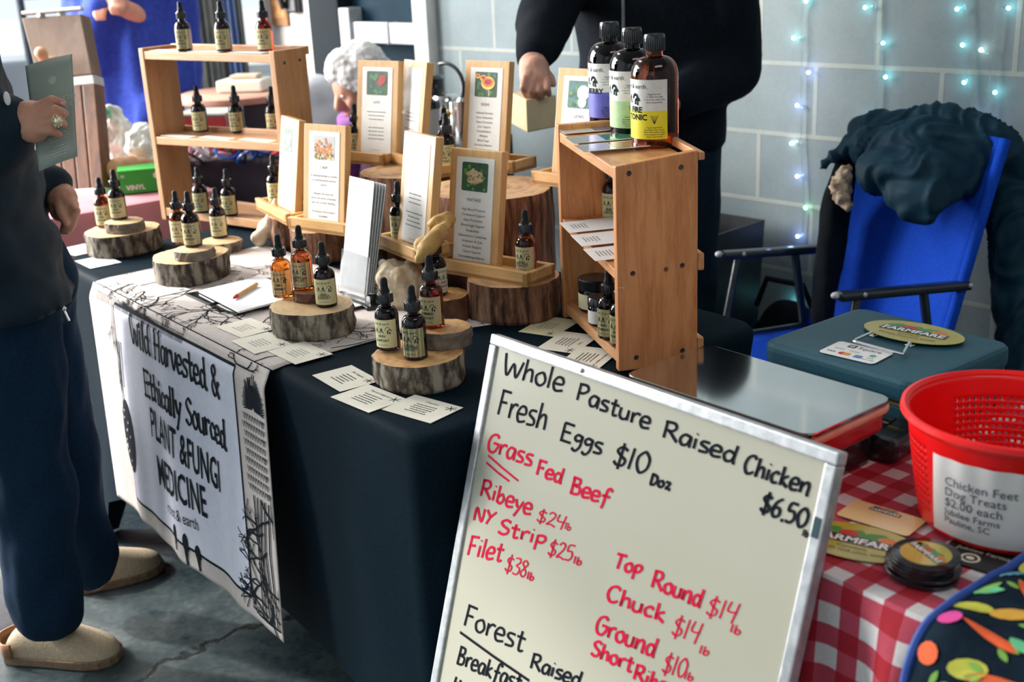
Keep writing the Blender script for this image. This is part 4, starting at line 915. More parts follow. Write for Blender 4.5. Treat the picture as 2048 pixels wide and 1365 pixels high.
# ---- small printed cards on the table
def card(px,py,label,rot=0,z=TZ+.0012,w=.102,h=.074,rows=5,title=None,mat=None,lines=None,group='printed cards on the table'):
    p=at(px,py,z); o=thing('info_card',label,'card',p,TA+R(rot),group); b=MB().box((0,0,.0003),(w,h,.0006)).build('card_sheet',mat or paper_c,o)
    mb=MB()
    if title: plantext(mb,[title],-.0,h*.28,.0075,.01,0,.0008)
    bars(mb,rows,0,h*.12,w*.45,.0022,.0068,0,.0008); mb.build('print',grey_ink if not title else ptxt,b); mb=MB()
    for k in range(6): a=k/6*6.28; v,f=ribbon2d([(w*.38,h*.3),(w*.38+.011*math.cos(a),h*.3+.009*math.sin(a))],.0014); mb.add([(x,y,.0009) for x,y in v],f)
    mb.build('printed_mark',lab_ink,b); return o
card(845,818,'cream card titled Cleavers at the near table corner, nearest the edge',12,title='Cleavers'); card(737,797,'cream card titled Thyroid Support below the near corner log slice, middle of three',4,title='Thyroid Support'); card(692,757,'cream card titled Skin Support left of the near corner log slice',-4,title='Skin Support')
card(600,706,'white card at the runner corner, right of the three by the CHAGA log',0,TZ+.0044,w=.10); card(523,686,'white card on the runner, middle of the three by the CHAGA log',-2,TZ+.0044,w=.10); card(492,656,'white card on the runner, left of the three by the CHAGA log',2,TZ+.0044,w=.10)
card(328,578,'white card on the runner before the notepad log slice',0,TZ+.0044,mat=paper); card(290,556,'white card on the runner left end, behind another white card',3,TZ+.0044,mat=paper); card(196,524,'white card on the navy cloth before the far left log slice',0,mat=paper); card(160,500,'white card at the far left table corner',6,mat=paper)
card(1100,653,'yellowish card beside the right rack, furthest of the row',-70,title=None,mat=paper_y); card(1137,685,'cream card beside the right rack, second of the row',-68,title='Calm'); card(1178,716,'cream card beside the right rack, next to the whiteboard edge',-66,title='Immune Support',z=TZ+.0014); card(347,462,'white card under the front of the pale pine rack',0,mat=paper) if False else None
card(930,640,'white card tucked behind the short log piece',-20,mat=paper)
# ================================================================ whiteboard
bt=R(16.54); TLb=P(-.0088,.130,.876); eb=(-A*math.cos(.0054)-B*math.sin(.0054)).normalized(); eb=(eb+V((0,0,.0089))).normalized()
dnb=(-B*math.sin(bt)-V((0,0,math.cos(bt)))); dnb=(dnb-eb*dnb.dot(eb)).normalized(); nb=eb.cross(dnb); nb=nb if nb.dot(CAM-TLb)>0 else -nb
WB,HB=.61,.912
wbl=TLb+eb*WB/2+dnb*HB
wbt=thing('whiteboard','aluminium-framed whiteboard with handwritten meat prices leaning on the gingham table','whiteboard',wbl)
def bp(u,v,o=0): return TLb+eb*u+dnb*v+nb*o-wbl
def bq(mb,u0,u1,v0,v1,o0,o1,mi=0): return mb.hexa([bp(u0,v1,o0),bp(u1,v1,o0),bp(u1,v0,o0),bp(u0,v0,o0),bp(u0,v1,o1),bp(u1,v1,o1),bp(u1,v0,o1),bp(u0,v0,o1)],mi)
wbs=pm('whiteboard_enamel',(.47,.46,.375),(.445,.435,.35),3,.22,coat=.25,detail=5)
alu=pm('scuffed_aluminium',(.60,.62,.64),(.42,.44,.47),60,.38,.55,bmp=.15,stretch=(1,1,1))
bq(MB(),.006,WB-.006,.006,HB-.006,-.010,-.0005).build('writing_surface',wbs,wbt)
fw_=.0155
mb=MB(); bq(mb,0,WB,0,fw_,-.014,.0035); bq(mb,0,WB,HB-fw_,HB,-.014,.0035); bq(mb,0,fw_,fw_,HB-fw_,-.014,.0035); bq(mb,WB-fw_,WB,fw_,HB-fw_,-.014,.0035); mb.build('frame',alu,wbt,bev=.0025)
mb=MB(); bq(mb,WB-fw_+.003,WB-.004,.075,.098,.0035,.0046); mb.build('frame_clip',pm('teal_black_plastic',(.01,.05,.07),None,20,.4),wbt)
mb=MB(); c=bp(.20,.0078,.0036); mb.ball(c,.0032,0,10,6); mb.build('rivet',alu,wbt,True)
mkb=pm('black_marker_ink',(.004,.007,.014),(.008,.012,.02),200,.8,spec=.1); mkr=pm('red_marker_ink',(.62,.004,.04),(.70,.015,.07),200,.8,spec=.1)
def bpx(px,py):
    d=ray(px,py); k=(TLb-CAM).dot(nb)/d.dot(nb); q=CAM+d*k-TLb; return V((q.dot(eb),q.dot(dnb)))
def scribble(s,p0,p1,cap,w,mat,name='handwriting'):
    a,b=bpx(*p0),bpx(*p1); L=(b-a).length; ux=(b-a)/L; uy=V((0,-1)); cpt=bpx(p0[0],p0[1]-cap); H=(a-cpt).length*.97
    v,f=hand2d(s,L,H,w,.6,.72); mb=MB(); mb.add([bp(a.x+ux.x*x+.10*y,a.y+ux.y*x-y,.0003) for x,y in v],f)
    return mb.build(name,mat,wbt)
K,Rr_=.0044,.0046
for s,p0,p1,cap in (('Whole',(1003,747),(1126,786),44),('Pasture',(1150,799),(1299,861),36),('Raised',(1322,874),(1472,929),36),('Chicken',(1484,944),(1618,992),40),('$6.50',(1518,1022),(1612,1060),42),('lb',(1603,1072),(1617,1076),15),
    ('Fresh',(992,828),(1092,862),52),('Eggs',(1118,879),(1203,911),38),('$10',(1224,929),(1296,951),46),('Doz',(1298,968),(1340,980),22),
    ('Forest',(925,1250),(1047,1306),46),('Raised',(1058,1336),(1160,1376),34),('Breakfast',(912,1326),(1040,1384),38),('Italian',(902,1378),(990,1415),30)):
    scribble(s,p0,p1,cap,K if cap>16 else .0022,mkb)
for s,p0,p1,cap,w in (('Grass',(972,900),(1063,934),38,Rr_),('Fed',(1070,949),(1124,968),32,Rr_),('Beef',(1138,985),(1217,1012),34,Rr_),('Ribeye',(958,991),(1062,1032),36,Rr_),('$24',(1072,1043),(1130,1060),28,.0026),('lb',(1128,1058),(1141,1063),15,.002),
    ('NY',(944,1040),(988,1053),30,Rr_),('Strip',(994,1066),(1092,1094),32,Rr_),('$25',(1094,1110),(1144,1124),34,.0028),('lb',(1145,1127),(1163,1132),17,.0028),('Filet',(932,1110),(1004,1124),42,Rr_),('$38',(1008,1142),(1052,1157),36,.0026),('lb',(1052,1158),(1067,1163),17,.0028),
    ('Top',(1226,1136),(1283,1152),32,Rr_),('Round',(1300,1174),(1402,1216),38,Rr_),('$14',(1410,1230),(1474,1247),42,.0026),('lb',(1458,1264),(1481,1272),19,.0024),('Chuck',(1210,1200),(1329,1247),36,Rr_),('$14',(1341,1270),(1399,1288),44,.0026),('lb',(1396,1307),(1418,1313),19,.0024),
    ('Ground',(1188,1264),(1310,1316),40,Rr_),('$10',(1322,1345),(1370,1358),44,.0026),('lb',(1366,1358),(1386,1364),18,.0024),('Short',(1180,1309),(1264,1346),34,Rr_),('Ribs',(1264,1358),(1330,1386),34,Rr_)):
    scribble(s,p0,p1,cap,w,mkr)
for (p,q,w,m) in (((976,911),(1036,962),.003,mkr),((973,926),(1018,963),.003,mkr),((920,1265),(1058,1362),.0042,mkb)):
    a,b=bpx(*p),bpx(*q); v,f=ribbon2d([tuple(a),tuple((a+b)/2+V((.001,.001))),tuple(b)],w); MB().add([bp(x,y,.0003) for x,y in v],f).build('underline',m,wbt)
# ================================================================ gingham table
def gingham_mat():
    m,n,p=nt('red_gingham_cotton'); tc=n.nodes.new('ShaderNodeTexCoord'); sx=n.nodes.new('ShaderNodeSeparateXYZ'); n.links.new(tc.outputs['UV'],sx.inputs[0])
    sq=.0262
    st=[math_(n,'GREATER_THAN',math_(n,'FRACT',math_(n,'ADD',math_(n,'MULTIPLY',sx.outputs[i],.5/sq),o)),.5) for i,o in((0,40.2),(1,40.1))]
    sm=math_(n,'MULTIPLY',math_(n,'ADD',st[0],st[1]),.5); v=coords(n,(1,1,1)); f=ntex(n,v,160,3)
    c=ramp(n,sm,[(0,(.66,.63,.64)),(.5,(.46,.055,.095)),(1,(.36,.004,.018))]); c.node.color_ramp.interpolation='CONSTANT'; c.node.color_ramp.elements[1].position=.3; c.node.color_ramp.elements[2].position=.8
    mx=n.nodes.new('ShaderNodeMix'); mx.data_type='RGBA'; mx.blend_type='MULTIPLY'; mx.inputs[0].default_value=.35; n.links.new(c,mx.inputs[6]); n.links.new(ramp(n,f,[(.35,(.75,.75,.75)),(.65,(1,1,1))]),mx.inputs[7]); n.links.new(mx.outputs[2],p.inputs['Base Color'])
    p.inputs['Roughness'].default_value=.85; bump(n,p,f,.15,.0008); return m
GS0,GS1,GT0,GT1=-.135,-1.75,.112,.735
def ging(s,q):
    if q<=0: return P(s,GT0-q,TZ+.0012*noise.noise(V((s*14,q*14,0)))), (s,-q)
    f=min(1,q/.22); fold=.020*math.sin(s*46)*f**.7+.010*math.sin(s*91+1)*f
    return P(s,GT0-.004-.02*f+fold*(1 if s<-.6 else .15),TZ-q), (s,-q)
def ging_grid(mb,uv,q0,q1,ns,nq):
    b=len(mb.v)
    for j in range(nq+1):
        for i in range(ns+1):
            p_,w=ging(GS0+(GS1-GS0)*i/ns,q0+(q1-q0)*j/nq); mb.v.append(tuple(p_-P(-.9,GT0,TZ))); uv.append(w)
    for j in range(nq):
        for i in range(ns): k=b+j*(ns+1)+i; mb.f.append((k,k+ns+1,k+ns+2,k+1)); mb.m.append(0)
mb=MB(); uv=[]; ging_grid(mb,uv,-(GT1-GT0),0,60,24); ging_grid(mb,uv,.0,.55,200,26)
o=mb.build('gingham_tablecloth',gingham_mat(),None,'all',loc=P(-.9,GT0,TZ),uv=uv); tag(o,'red and white gingham tablecloth falling in folds behind the whiteboard','tablecloth')
ft=thing('folding_table','white folding table hidden under the red gingham cloth','table',P(-.9,.43,0),TA); MB().box((0,0,.716),(1.46,.58,.036)).build('tabletop',pm('white_plastic_top',(.7,.7,.7),None,20,.5),ft,bev=.008)
for sx_ in(-.66,.66):
    for sy_ in(-.22,.22): MB().lathe([(.014,0.001),(.014,.699)],12,0,Matrix.Translation((sx_,sy_,0))).build('leg',alu,ft)
# ---- scale with polished plate
mirror=pm('polished_steel_plate',(.60,.62,.63),(.50,.52,.53),5,.07,1.0); redp=pm('red_plastic_shell',(.40,.006,.012),(.34,.005,.010),20,.3,coat=.3); blk=pm('glossy_black_plastic',(.008,.010,.014),(.012,.015,.02),20,.18,coat=.4)
scl=thing('counter_scale','counter scale with a scratched mirror-bright plate and red body behind the whiteboard','scale',P(-.335,.320,TZ+.002),TA+R(1))
def rr_poly(w,d,r,n=6): return rrect(-w/2,w/2,-d/2,d/2,r,n)
MB().prism(rr_poly(.292,.152,.02),.0,.044).build('base',blk,scl,bev=.006); MB().prism(rr_poly(.312,.172,.022),.0445,.070).build('body',redp,scl,bev=.006)
MB().prism(rr_poly(.318,.178,.018),.0805,.0885).build('weighing_plate',mirror,scl,bev=.002)
MB().prism(rr_poly(.322,.182,.020),.0712,.0800).build('plate_rim',pm('clear_amber_rim',(.55,.30,.20),(.6,.4,.3),20,.15,coat=.5),scl,bev=.003)
dv=thing('card_reader','glossy black card terminal lying under the scale edge beside the red basket','terminal',at(1735,905,TZ+.002)+V((.0,.03,0)),TA+R(8)); MB().box((0,0,.018),(.14,.085,.034)).build('body',blk,dv,bev=.010); MB().box((-.01,0,.0362),(.09,.06,.0012)).build('screen',pm('dark_screen_glass',(.01,.012,.02),None,20,.06,coat=.8),dv)
# ---- cash box
teal=pm('teal_enamelled_steel',(.010,.066,.10),(.015,.08,.12),220,.45,bmp=.06,coat=.05,spec=.3,bd=.0004); chrome=pm('chrome',(.78,.78,.78),(.7,.7,.7),20,.12,1.0)
def cbpt(px,py): return at(px,py,.830)
cbx=thing('cash_box','teal steel cash box with a wire handle and oval sticker, behind the red basket','cash box',P(-.356,.590,TZ+.002),TA-R(.5))
MB().prism(rr_poly(.262,.236,.022,5),0,.050).build('box_body',teal,cbx,bev=.004); MB().prism(rr_poly(.270,.244,.026,6),.054,.088).build('lid',teal,cbx,bev=.011,seg=3)
MB().prism(rr_poly(.264,.238,.024,5),.0502,.0538).build('lid_seam',pm('brass_edge',(.28,.22,.08),None,20,.4,.6),cbx)
ZL=TZ+.002+.0885
def lay(px,py,z): return at(px,py,z)
h1_,h2_=lay(1707,682,ZL),lay(1808,708,ZL); hd_=thing('box_handle','x','x') if False else None
Mi=Matrix.Rotation(-cbx.rotation_euler.z,4,'Z')
def loc_(p): return Mi@(V(p)-V(cbx.location))
a_,b_=loc_(lay(1745,672,ZL)),loc_(lay(1820,692,ZL)); c_,d_=loc_(lay(1708,683,ZL+.006)),loc_(lay(1806,709,ZL+.006))
mb=MB(); up=V((0,0,.006)); mb.tube([a_,a_+up,c_+(a_-c_)*.08+up*.3,c_,c_+(d_-c_)*.06,d_-(d_-c_)*.06,d_,d_+(b_-d_)*.1+up*.3,b_+up,b_],.0022,10); mb.build('wire_handle',chrome,cbx,True)
for q in(a_,b_): MB().box((q.x,q.y,.0895),(.012,.010,.003)).build('handle_bracket',chrome,cbx,bev=.001)
# stickers -------------------------------------------------------
olive=pm('olive_gold_sticker',(.46,.38,.03),(.42,.34,.025),30,.2,coat=.7); whi=pm('white_lettering',(.85,.85,.83),None,20,.4); blkp=pm('black_sticker_print',(.012,.016,.014),(.02,.025,.02),40,.25,coat=.5); vor=pm('orange_print_patch',(.70,.20,.03),None,30,.3); vgr=pm('green_print_patch',(.07,.28,.05),None,30,.3); vre=pm('red_print_patch',(.55,.03,.02),None,30,.3); dol=pm('dark_olive_print',(.12,.10,.02),None,30,.4)
def farm_print(mb,s,tail=True):   # badge: vegetables over a dark name plate ; s = half width of the plate
    def E(x,y,a,b,mi,z,n=16): mb.add([(x+a*math.cos(2*math.pi*i/n),y+b*math.sin(2*math.pi*i/n),z) for i in range(n)],[tuple(range(n))],mi)
    for k in range(9): E((-.75+k*.17)*s,(.30+.10*math.sin(k*2))*s,.16*s,.13*s,2 if k%2 else 3,.0006+.00003*k)
    E(-.25*s,.30*s,.22*s,.16*s,4,.00095); E(.30*s,.34*s,.2*s,.15*s,2,.00096); E(.62*s,.26*s,.22*s,.16*s,5,.00097); E(.82*s,.18*s,.16*s,.13*s,5,.00098)
    mb.add([(-s,-.16*s,.0011),(s,-.16*s,.0011),(s*.98,.16*s,.0011),(0,.22*s,.0011),(-s*.98,.16*s,.0011)],[(0,1,2,3,4)],0)
    v,f=text2d('FARMFARE',1,'CENTER',.03); w=max(q[0] for q in v)*2; mb.add([(x/w*1.86*s,(y-.36)*.36*s+.01*s,.0013) for x,y in v],f,1)
    if tail:
        plantext(mb,['Connects'],.0,-.36*s,.17*s,.1,6,.0009); v,f=text2d('BUY FROM YOUR LOCAL FARMER',1,'CENTER',0); w=max(q[0] for q in v)*2
        mb.add([(x/w*1.7*s,-.56*s+(y)*.16*s+.10*s*(x/w*2)**2,.0009) for x,y in v],f,6)
FP=[blkp,whi,vgr,vgr,vre,vor,dol]
def oval_sticker(name,label,loc,rz,a,b,s,ry=0):
    o=thing(name,label,'sticker',loc,rz); MB().prism([(a*math.cos(2*math.pi*i/48),b*math.sin(2*math.pi*i/48)) for i in range(48)],0,.0005).build('sticker_film',olive,o)
    mb=MB(); farm_print(mb,s); mb.build('print',FP,o); return o
p=lay(1830,672,ZL); q=lay(1926,690,ZL); r_=lay(1732,652,ZL)
oval_sticker('oval_sticker','gold oval farm sticker lying on the teal cash box lid',(q+r_)/2+V((0,0,.0042)),math.atan2((q-r_).y,(q-r_).x),(q-r_).length/2,.046,.052)
cc=lay(1712,706,ZL+.0006); q1,q2=lay(1630,703,ZL),lay(1738,730,ZL)
pcard=thing('payment_card_sign','rounded white card of payment logos on the teal cash box before the handle','sign',cc+V((0,0,.0003)),math.atan2((q2-q1).y,(q2-q1).x)+R(2)); b=MB().prism(rr_poly(.088,.060,.007),0,.0006).build('card_sheet',paper,pcard)
mb=MB()
def E2(x,y,a_,b2,mi,z=.0008,n=16): mb.add([(x+a_*math.cos(2*math.pi*i/n),y+b2*math.sin(2*math.pi*i/n),z) for i in range(n)],[tuple(range(n))],mi)
mb.add([(-.022,.012,.0008),(-.010,.012,.0008),(-.010,.024,.0008),(-.022,.024,.0008)],[(0,1,2,3)],0); mb.add([(-.0195,.0145,.001),(-.0125,.0145,.001),(-.0125,.0215,.001),(-.0195,.0215,.001)],[(0,1,2,3)],1); mb.add([(-.0175,.0165,.0012),(-.0145,.0165,.0012),(-.0145,.0195,.0012),(-.0175,.0195,.0012)],[(0,1,2,3)],0)
v,f=text2d('Square',.0135,'LEFT'); mb.add([(x-.006,y+.0135,.0008) for x,y in v],f,0)
v,f=text2d('VISA',.0075,'CENTER',.02); mb.add([(x-.031,y-.018,.0008) for x,y in v],f,2)
E2(-.013,-.0155,.006,.006,3); E2(-.006,-.0155,.006,.006,4,.0009); mb.add([(.006,-.021,.0008),(.018,-.021,.0008),(.018,-.010,.0008),(.006,-.010,.0008)],[(0,1,2,3)],5); v,f=text2d('AMEX',.0036,'CENTER'); mb.add([(x+.012,y-.0165,.001) for x,y in v],f,1)
for x in (-.026,-.002): mb.add([(x-.008,-.003,.0008),(x+.008,-.003,.0008),(x+.008,.003,.0008),(x-.008,.003,.0008)],[(0,1,2,3)],6); v,f=text2d('Pay',.005,'CENTER'); mb.add([(a+x,c2-.0018,.001) for a,c2 in v],f,1)
E2(.027,-.0005,.005,.005,7); v,f=text2d('cash',.006,'CENTER'); mb.add([(x+.029,y-.013,.0008) for x,y in v],f,0)
v,f=text2d('DISCOVER',.0045,'CENTER'); mb.add([(x+.029,y-.021,.0008) for x,y in v],f,0)
mb.build('print',[lab_ink,whi,pm('navy_print',(.02,.03,.2),None,20),pm('card_red',(.65,.02,.02),None,20),pm('card_orange',(.8,.35,.02),None,20),pm('card_blue',(.03,.2,.5),None,20),pm('soft_grey_print',(.6,.6,.6),None,20),pm('card_green',(.05,.45,.25),None,20)],b)
# ---- red basket
redb=pm('red_basket_plastic',(.86,.002,.004),(.80,.002,.004),30,.35,coat=.1)
bc=at(2012,1037,TZ+.003); RB0,RB1,HBk=.097,.126,.142
bk=thing('plastic_basket','red perforated plastic basket with a taped paper sign, on the gingham cloth','basket',bc,0)
def brad(z): return RB0+(RB1-.006-RB0)*(z/HBk)**.8
n=176; rows=30; vs=[];fs=[]
for j in range(rows+1):
    z=.004+(HBk-.010)*j/rows
    for i in range(n): t=2*math.pi*i/n; vs.append((brad(z)*math.cos(t),brad(z)*math.sin(t),z))
def hole(i,j):
    ang=(360*(i+.5)/n)%360; band=(ang-225+20)%90   # solid panels face the viewer, sides and back
    return 30<band<82 and 5<=j<25 and (j%2==1) and (i%2==0)
for j in range(rows):
    for i in range(n):
        if not hole(i,j): fs.append((j*n+i,j*n+(i+1)%n,(j+1)*n+(i+1)%n,(j+1)*n+i))
b=len(vs); vs.append((0,0,.004)); fs+=[(b,(i+1)%n,i) for i in range(n)]
o=MB().add(vs,fs).build('basket_wall',redb,bk,'all'); m=o.modifiers.new('thickness','SOLIDIFY'); m.thickness=.0026; m.offset=-1
MB().lathe([(RB1-.010,HBk-.012),(RB1-.004,HBk-.013),(RB1+.001,HBk-.007),(RB1,HBk-.001),(RB1-.004,HBk),(RB1-.0085,HBk-.003),(RB1-.010,HBk-.012)],96,cap=False).build('rim',redb,bk,True)
# paper sign wrapped on the wall
angc=towards(bc,0)-math.pi/2-R(16)
def bsk(x,z,off): r=brad(z)+off; a=angc+x/r; return (r*math.cos(a),r*math.sin(a),z)
vs=[];fs=[]; nx,nz=24,14
for j in range(nz+1):
    for i in range(nx+1): vs.append(bsk(-.057+.112*i/nx,.010+.100*j/nz,.0012+.0008*math.sin(i*.9)*(j/nz)))
for j in range(nz):
    for i in range(nx): k=j*(nx+1)+i; fs.append((k,k+1,k+nx+2,k+nx+1))
sg=MB().add(vs,fs).build('paper_sign',paper,bk,'all'); mb=MB()
for i,(s,c3) in enumerate((('Chicken Feet',.0125),('Dog Treats',.0125),('$2.00 each',.0125),('Jubilee Farms',.0098),('Pauline, SC',.0098))):
    v,f=text2d(s,c3*1.22,'LEFT'); z0=(.077,.0635,.050,.0385,.0275)[i]; mb.add([bsk(-.039+x,z0+y,.0026) for x,y in v],f)
mb.build('lettering',pm('dark_blue_print',(.05,.06,.13),None,60,.6),sg)
# green leaf scraps inside
tag(MB().box((0,0,.003),(.07,.05,.004)).build('green_packet',pm('green_packet_film',(.12,.35,.05),None,20,.4),None,bev=.001,loc=bc+V((.03,.03,.008)),rz=.5),'green packet lying in the red basket','packet')
# ---- stickers on the gingham
zg=TZ+.0025
a1=at(1800,1082,zg); oval_sticker('oval_sticker','gold oval farm sticker on the gingham cloth, half covered by the whiteboard',at(1712,1084,zg),TA+R(19),.072,.043,.052)
st0=at(1846,1114,zg+.02)
for i in range(7):
    dx=random.Random(i).uniform(-.004,.004); o=thing('round_sticker',['black round sticker on the gingham cloth, bottom of the pile','black round sticker, second from the bottom of the pile','black round sticker, third from the bottom of the pile','black round sticker in the middle of the pile','black round sticker, third from the top of the pile','black round sticker, second from the top of the pile','black round farm sticker on top of the pile, its gold centre in view'][i],'sticker',V((st0.x+dx,st0.y-dx*.7,zg+.0036*i)),TA+R(-65+9*i if i<6 else -20),'pile of round stickers by the red basket')
    r=.0365; ds=MB().lathe([(r-.0006,0),(r,.0008),(r,.0026),(r-.0008,.0032),(0,.0032)],40).build('disc',blk,o,True)
    if i>4:
        MB().lathe([(0,.0034),(.027,.0034),(.027,.0036),(0,.0036)],36).build('gold_centre',olive,o)
        mb=MB(); farm_print(mb,.026,False); mb.v=[(x,y,z+.0030) for x,y,z in mb.v]; mb.build('print',FP,o)
def biz(label,px,py,rz,w,h,mat,title,inkm,farm=False):
    o=thing('business_card',label,'card',at(px,py,zg),TA+R(rz)); MB().prism(rr_poly(w,h,.006),0,.0006).build('card_sheet',mat,o); mb=MB()
    if farm:
        farm_print(mb,.020,False); mb.v=[(x-.002,y+.014,z) for x,y,z in mb.v]; bars(mb,3,-.020,-.008,.036,.0018,.006,6); bars(mb,3,.022,-.008,.03,.0018,.006,6); mb.build('print',FP,o)
    else:
        plantext(mb,[title],-.004,.010,.011,.01,0,.0008); mb.add([(-.012+.011*math.cos(k/14*6.283),-.006+.011*math.sin(k/14*6.283),.0008) for k in range(14)],[tuple(range(14))],0); mb.add([(-.012+.008*math.cos(k/14*6.283),-.006+.008*math.sin(k/14*6.283),.0009) for k in range(14)],[tuple(range(14))],1); mb.add([(-.012+.005*math.cos(k/9*6.283),-.006+.004*math.sin(k/9*6.283),.001) for k in range(9)],[tuple(range(9))],0); mb.build('print',[inkm,mat],o)
biz('yellow-orange farm card lying on the gingham beside the red basket',1762,1036,8,.092,.052,pm('yellow_gradient_card',(.80,.58,.22),(.80,.66,.36),6,.3,coat=.4),'',None,True)
biz('black farm business card under the front of the red basket',1966,1120,10,.088,.050,pm('black_matte_card',(.016,.016,.018),(.024,.024,.026),60,.4),'Jubilee Farms',pm('cream_print',(.66,.60,.48),None,40,.5))
# ---- floral quilted bag draped over the near table edge
navyf=pm('navy_printed_cotton',(.003,.010,.020),(.006,.016,.028),60,.9,spec=.1,bmp=.2,bd=.001); trimb=pm('blue_binding_tape',(.015,.06,.30),(.02,.08,.36),60,.7)
bgp=at(1985,1240,TZ+.02); 
qb=thing('quilted_bag','navy quilted bag printed with vegetables and edged in blue, at the near gingham table corner','bag',P(-.87,.12,TZ))
path=[(.30,.022),(.18,.030),(.08,.034),(.0,.034),(-.045,.026),(-.075,-.004),(-.088,-.06),(-.096,-.15),(-.100,-.27)]   # t offset, z
pths=smooth2d(path,6); Lq=[0]
for p_,q_ in zip(pths,pths[1:]): Lq.append(Lq[-1]+math.hypot(q_[0]-p_[0],q_[1]-p_[1]))
def quilt(x,y,off=0):     # x along -s, y along path 0..Lq[-1]
    k=max(0,min(len(Lq)-2,next((i for i in range(len(Lq)-1) if Lq[i+1]>=y),len(Lq)-2))); f=(y-Lq[k])/(Lq[k+1]-Lq[k]); a=pths[k]; b=pths[k+1]
    t=a[0]+(b[0]-a[0])*f; z=a[1]+(b[1]-a[1])*f; tx,tz=b[0]-a[0],b[1]-a[1]; l=math.hypot(tx,tz); nx_,nz_=(-tz/l,tx/l) if False else (tz/l,-tx/l)
    if nz_<0 and z>.0 and t>-.03: nx_,nz_=-nx_,-nz_
    o=off+.004*noise.noise(V((x*18,y*18,3)))+.003*math.sin(x*60)*math.sin(y*60)
    side=min(1,max(0,x/.035)); o-=.012*(1-side)**2
    return P(-.763-x,.12+t,TZ+z)-qb.location+ (B*nx_+V((0,0,nz_)))*o
W_=.42; nx,ny=60,70; vs=[];fs=[]
for j in range(ny+1):
    for i in range(nx+1): vs.append(tuple(quilt(W_*i/nx,Lq[-1]*j/ny)))
for j in range(ny):
    for i in range(nx): k=j*(nx+1)+i; fs.append((k+nx+1,k+nx+2,k+1,k))
o=MB().add(vs,fs).build('quilted_cloth',navyf,qb,'all'); m=o.modifiers.new('thickness','SOLIDIFY'); m.thickness=.012; m.offset=-1
MB().tube([quilt(0,Lq[-1]*j/60,.002) for j in range(61)],.0052,8).build('blue_binding',trimb,qb,True)
MB().tube([quilt(W_*j/40,0,.002) for j in range(41)],.0052,8).build('blue_binding',trimb,qb,True)
pk=[C_2 for C_2 in (pm('print_leaf_green',(.16,.36,.05),None,50,.8),pm('print_olive',(.42,.42,.04),None,50,.8),pm('print_sky_blue',(.10,.34,.48),None,50,.8),pm('print_carrot',(.72,.10,.02),None,50,.8),pm('print_pink',(.55,.04,.25),None,50,.8),pm('print_mint',(.10,.45,.22),None,50,.8),pm('print_mustard',(.55,.30,.03),None,50,.8))]
mb=MB(); rq=random.Random(12)
def qshape(x,y,a,b,an,mi,kind):
    a*=1.45; b*=1.4; n=12; pts=[]
    for i in range(n):
        t=2*math.pi*i/n; px_=a*math.cos(t); py_=b*math.sin(t)*(1 if kind!='leaf' else (1-abs(math.cos(t))**2*.55)); 
        if kind=='carrot': py_=b*math.sin(t)*(1-.6*(math.cos(t)+1)/2)
        xx,yy=x+px_*math.cos(an)-py_*math.sin(an),y+px_*math.sin(an)+py_*math.cos(an)
        if not(.004<xx<W_-.004 and .006<yy<Lq[-1]-.004): return
        pts.append(quilt(xx,yy,.0014+.00006*mi))
    b0=sum((V(p_) for p_ in pts),V())/n
    mb.add([tuple(b0)]+[tuple(p_) for p_ in pts],[(0,1+i,1+(i+1)%n) for i in range(n)],mi)
cells=[(i,j) for i in range(10) for j in range(13)]
for i,j in cells:
    x=.018+i*.041+rq.uniform(-.008,.008); y=.02+j*.040+rq.uniform(-.008,.008); an=rq.random()*6.28; k=rq.random()
    if k<.36:
        for q in range(rq.choice((1,2,3))): a2=an+(q-1)*.7; qshape(x+.008*math.cos(a2),y+.008*math.sin(a2),.0105,.0048,a2,rq.choice((0,0,5,1)),'leaf')
    elif k<.5:
        qshape(x,y,.022,.0055,an,3,'carrot')
        for q in range(3): a2=an+math.pi+(q-1)*.4; qshape(x+.026*math.cos(a2),y+.026*math.sin(a2),.006,.0025,a2,0,'leaf')
    elif k<.65:
        for q in range(5): a2=an+q*.5; qshape(x+.009*math.cos(a2),y+.009*math.sin(a2),.0065,.003,a2,2,'leaf')
    elif k<.78: qshape(x,y,.0085,.0085,0,rq.choice((3,4,6)),'o')
    elif k<.9: qshape(x,y,.014,.007,an,rq.choice((1,6)),'o')
    else:
        for q in range(4): qshape(x+.007*q*math.cos(an),y+.007*q*math.sin(an),.0035,.0035,0,rq.choice((1,5)),'o')
mb.build('printed_vegetables',pk,qb)
# ================================================================ blue chair with a coat over it
blue=pm('royal_blue_canvas',(.004,.058,.50),(.008,.075,.60),160,.8,spec=.12,bmp=.1,sheen=.2,bd=.0008); tubem=pm('black_enamel_tube',(.008,.016,.026),(.014,.024,.036),30,.3,coat=.3); pale_cap=pm('pale_grey_cap',(.55,.56,.62),None,20,.4)
ZC=.60
RB_,LB_=at(1938,570,ZC),at(1670,496,ZC); RF_,LF_=at(1674,594,ZC+.015),at(1441,511,ZC+.015)
cw=(LB_-RB_); ax=cw.normalized(); af=V((-ax.y,ax.x,0)); af=af if af.dot(RF_-RB_)>0 else -af; cmid=(LB_+RB_)/2; L_=cw.length
ch=thing('folding_chair','folding armchair of royal blue canvas on black tube, a dark coat over its back','chair',V((cmid.x,cmid.y,0)),0); co_=V(ch.location)
def cpt(x,y,z): return cmid+ax*x*L_/2+af*y+V((0,0,z-ZC))-co_      # x -1 right .. 1 left, y forward
top=.93; lean=.16
def bk_(x,z): return cpt(x*.97,-(z-.40)*lean/.5+.08,z)
mb=MB(); q=[]; nx,nz=14,14; vs=[];fs=[]
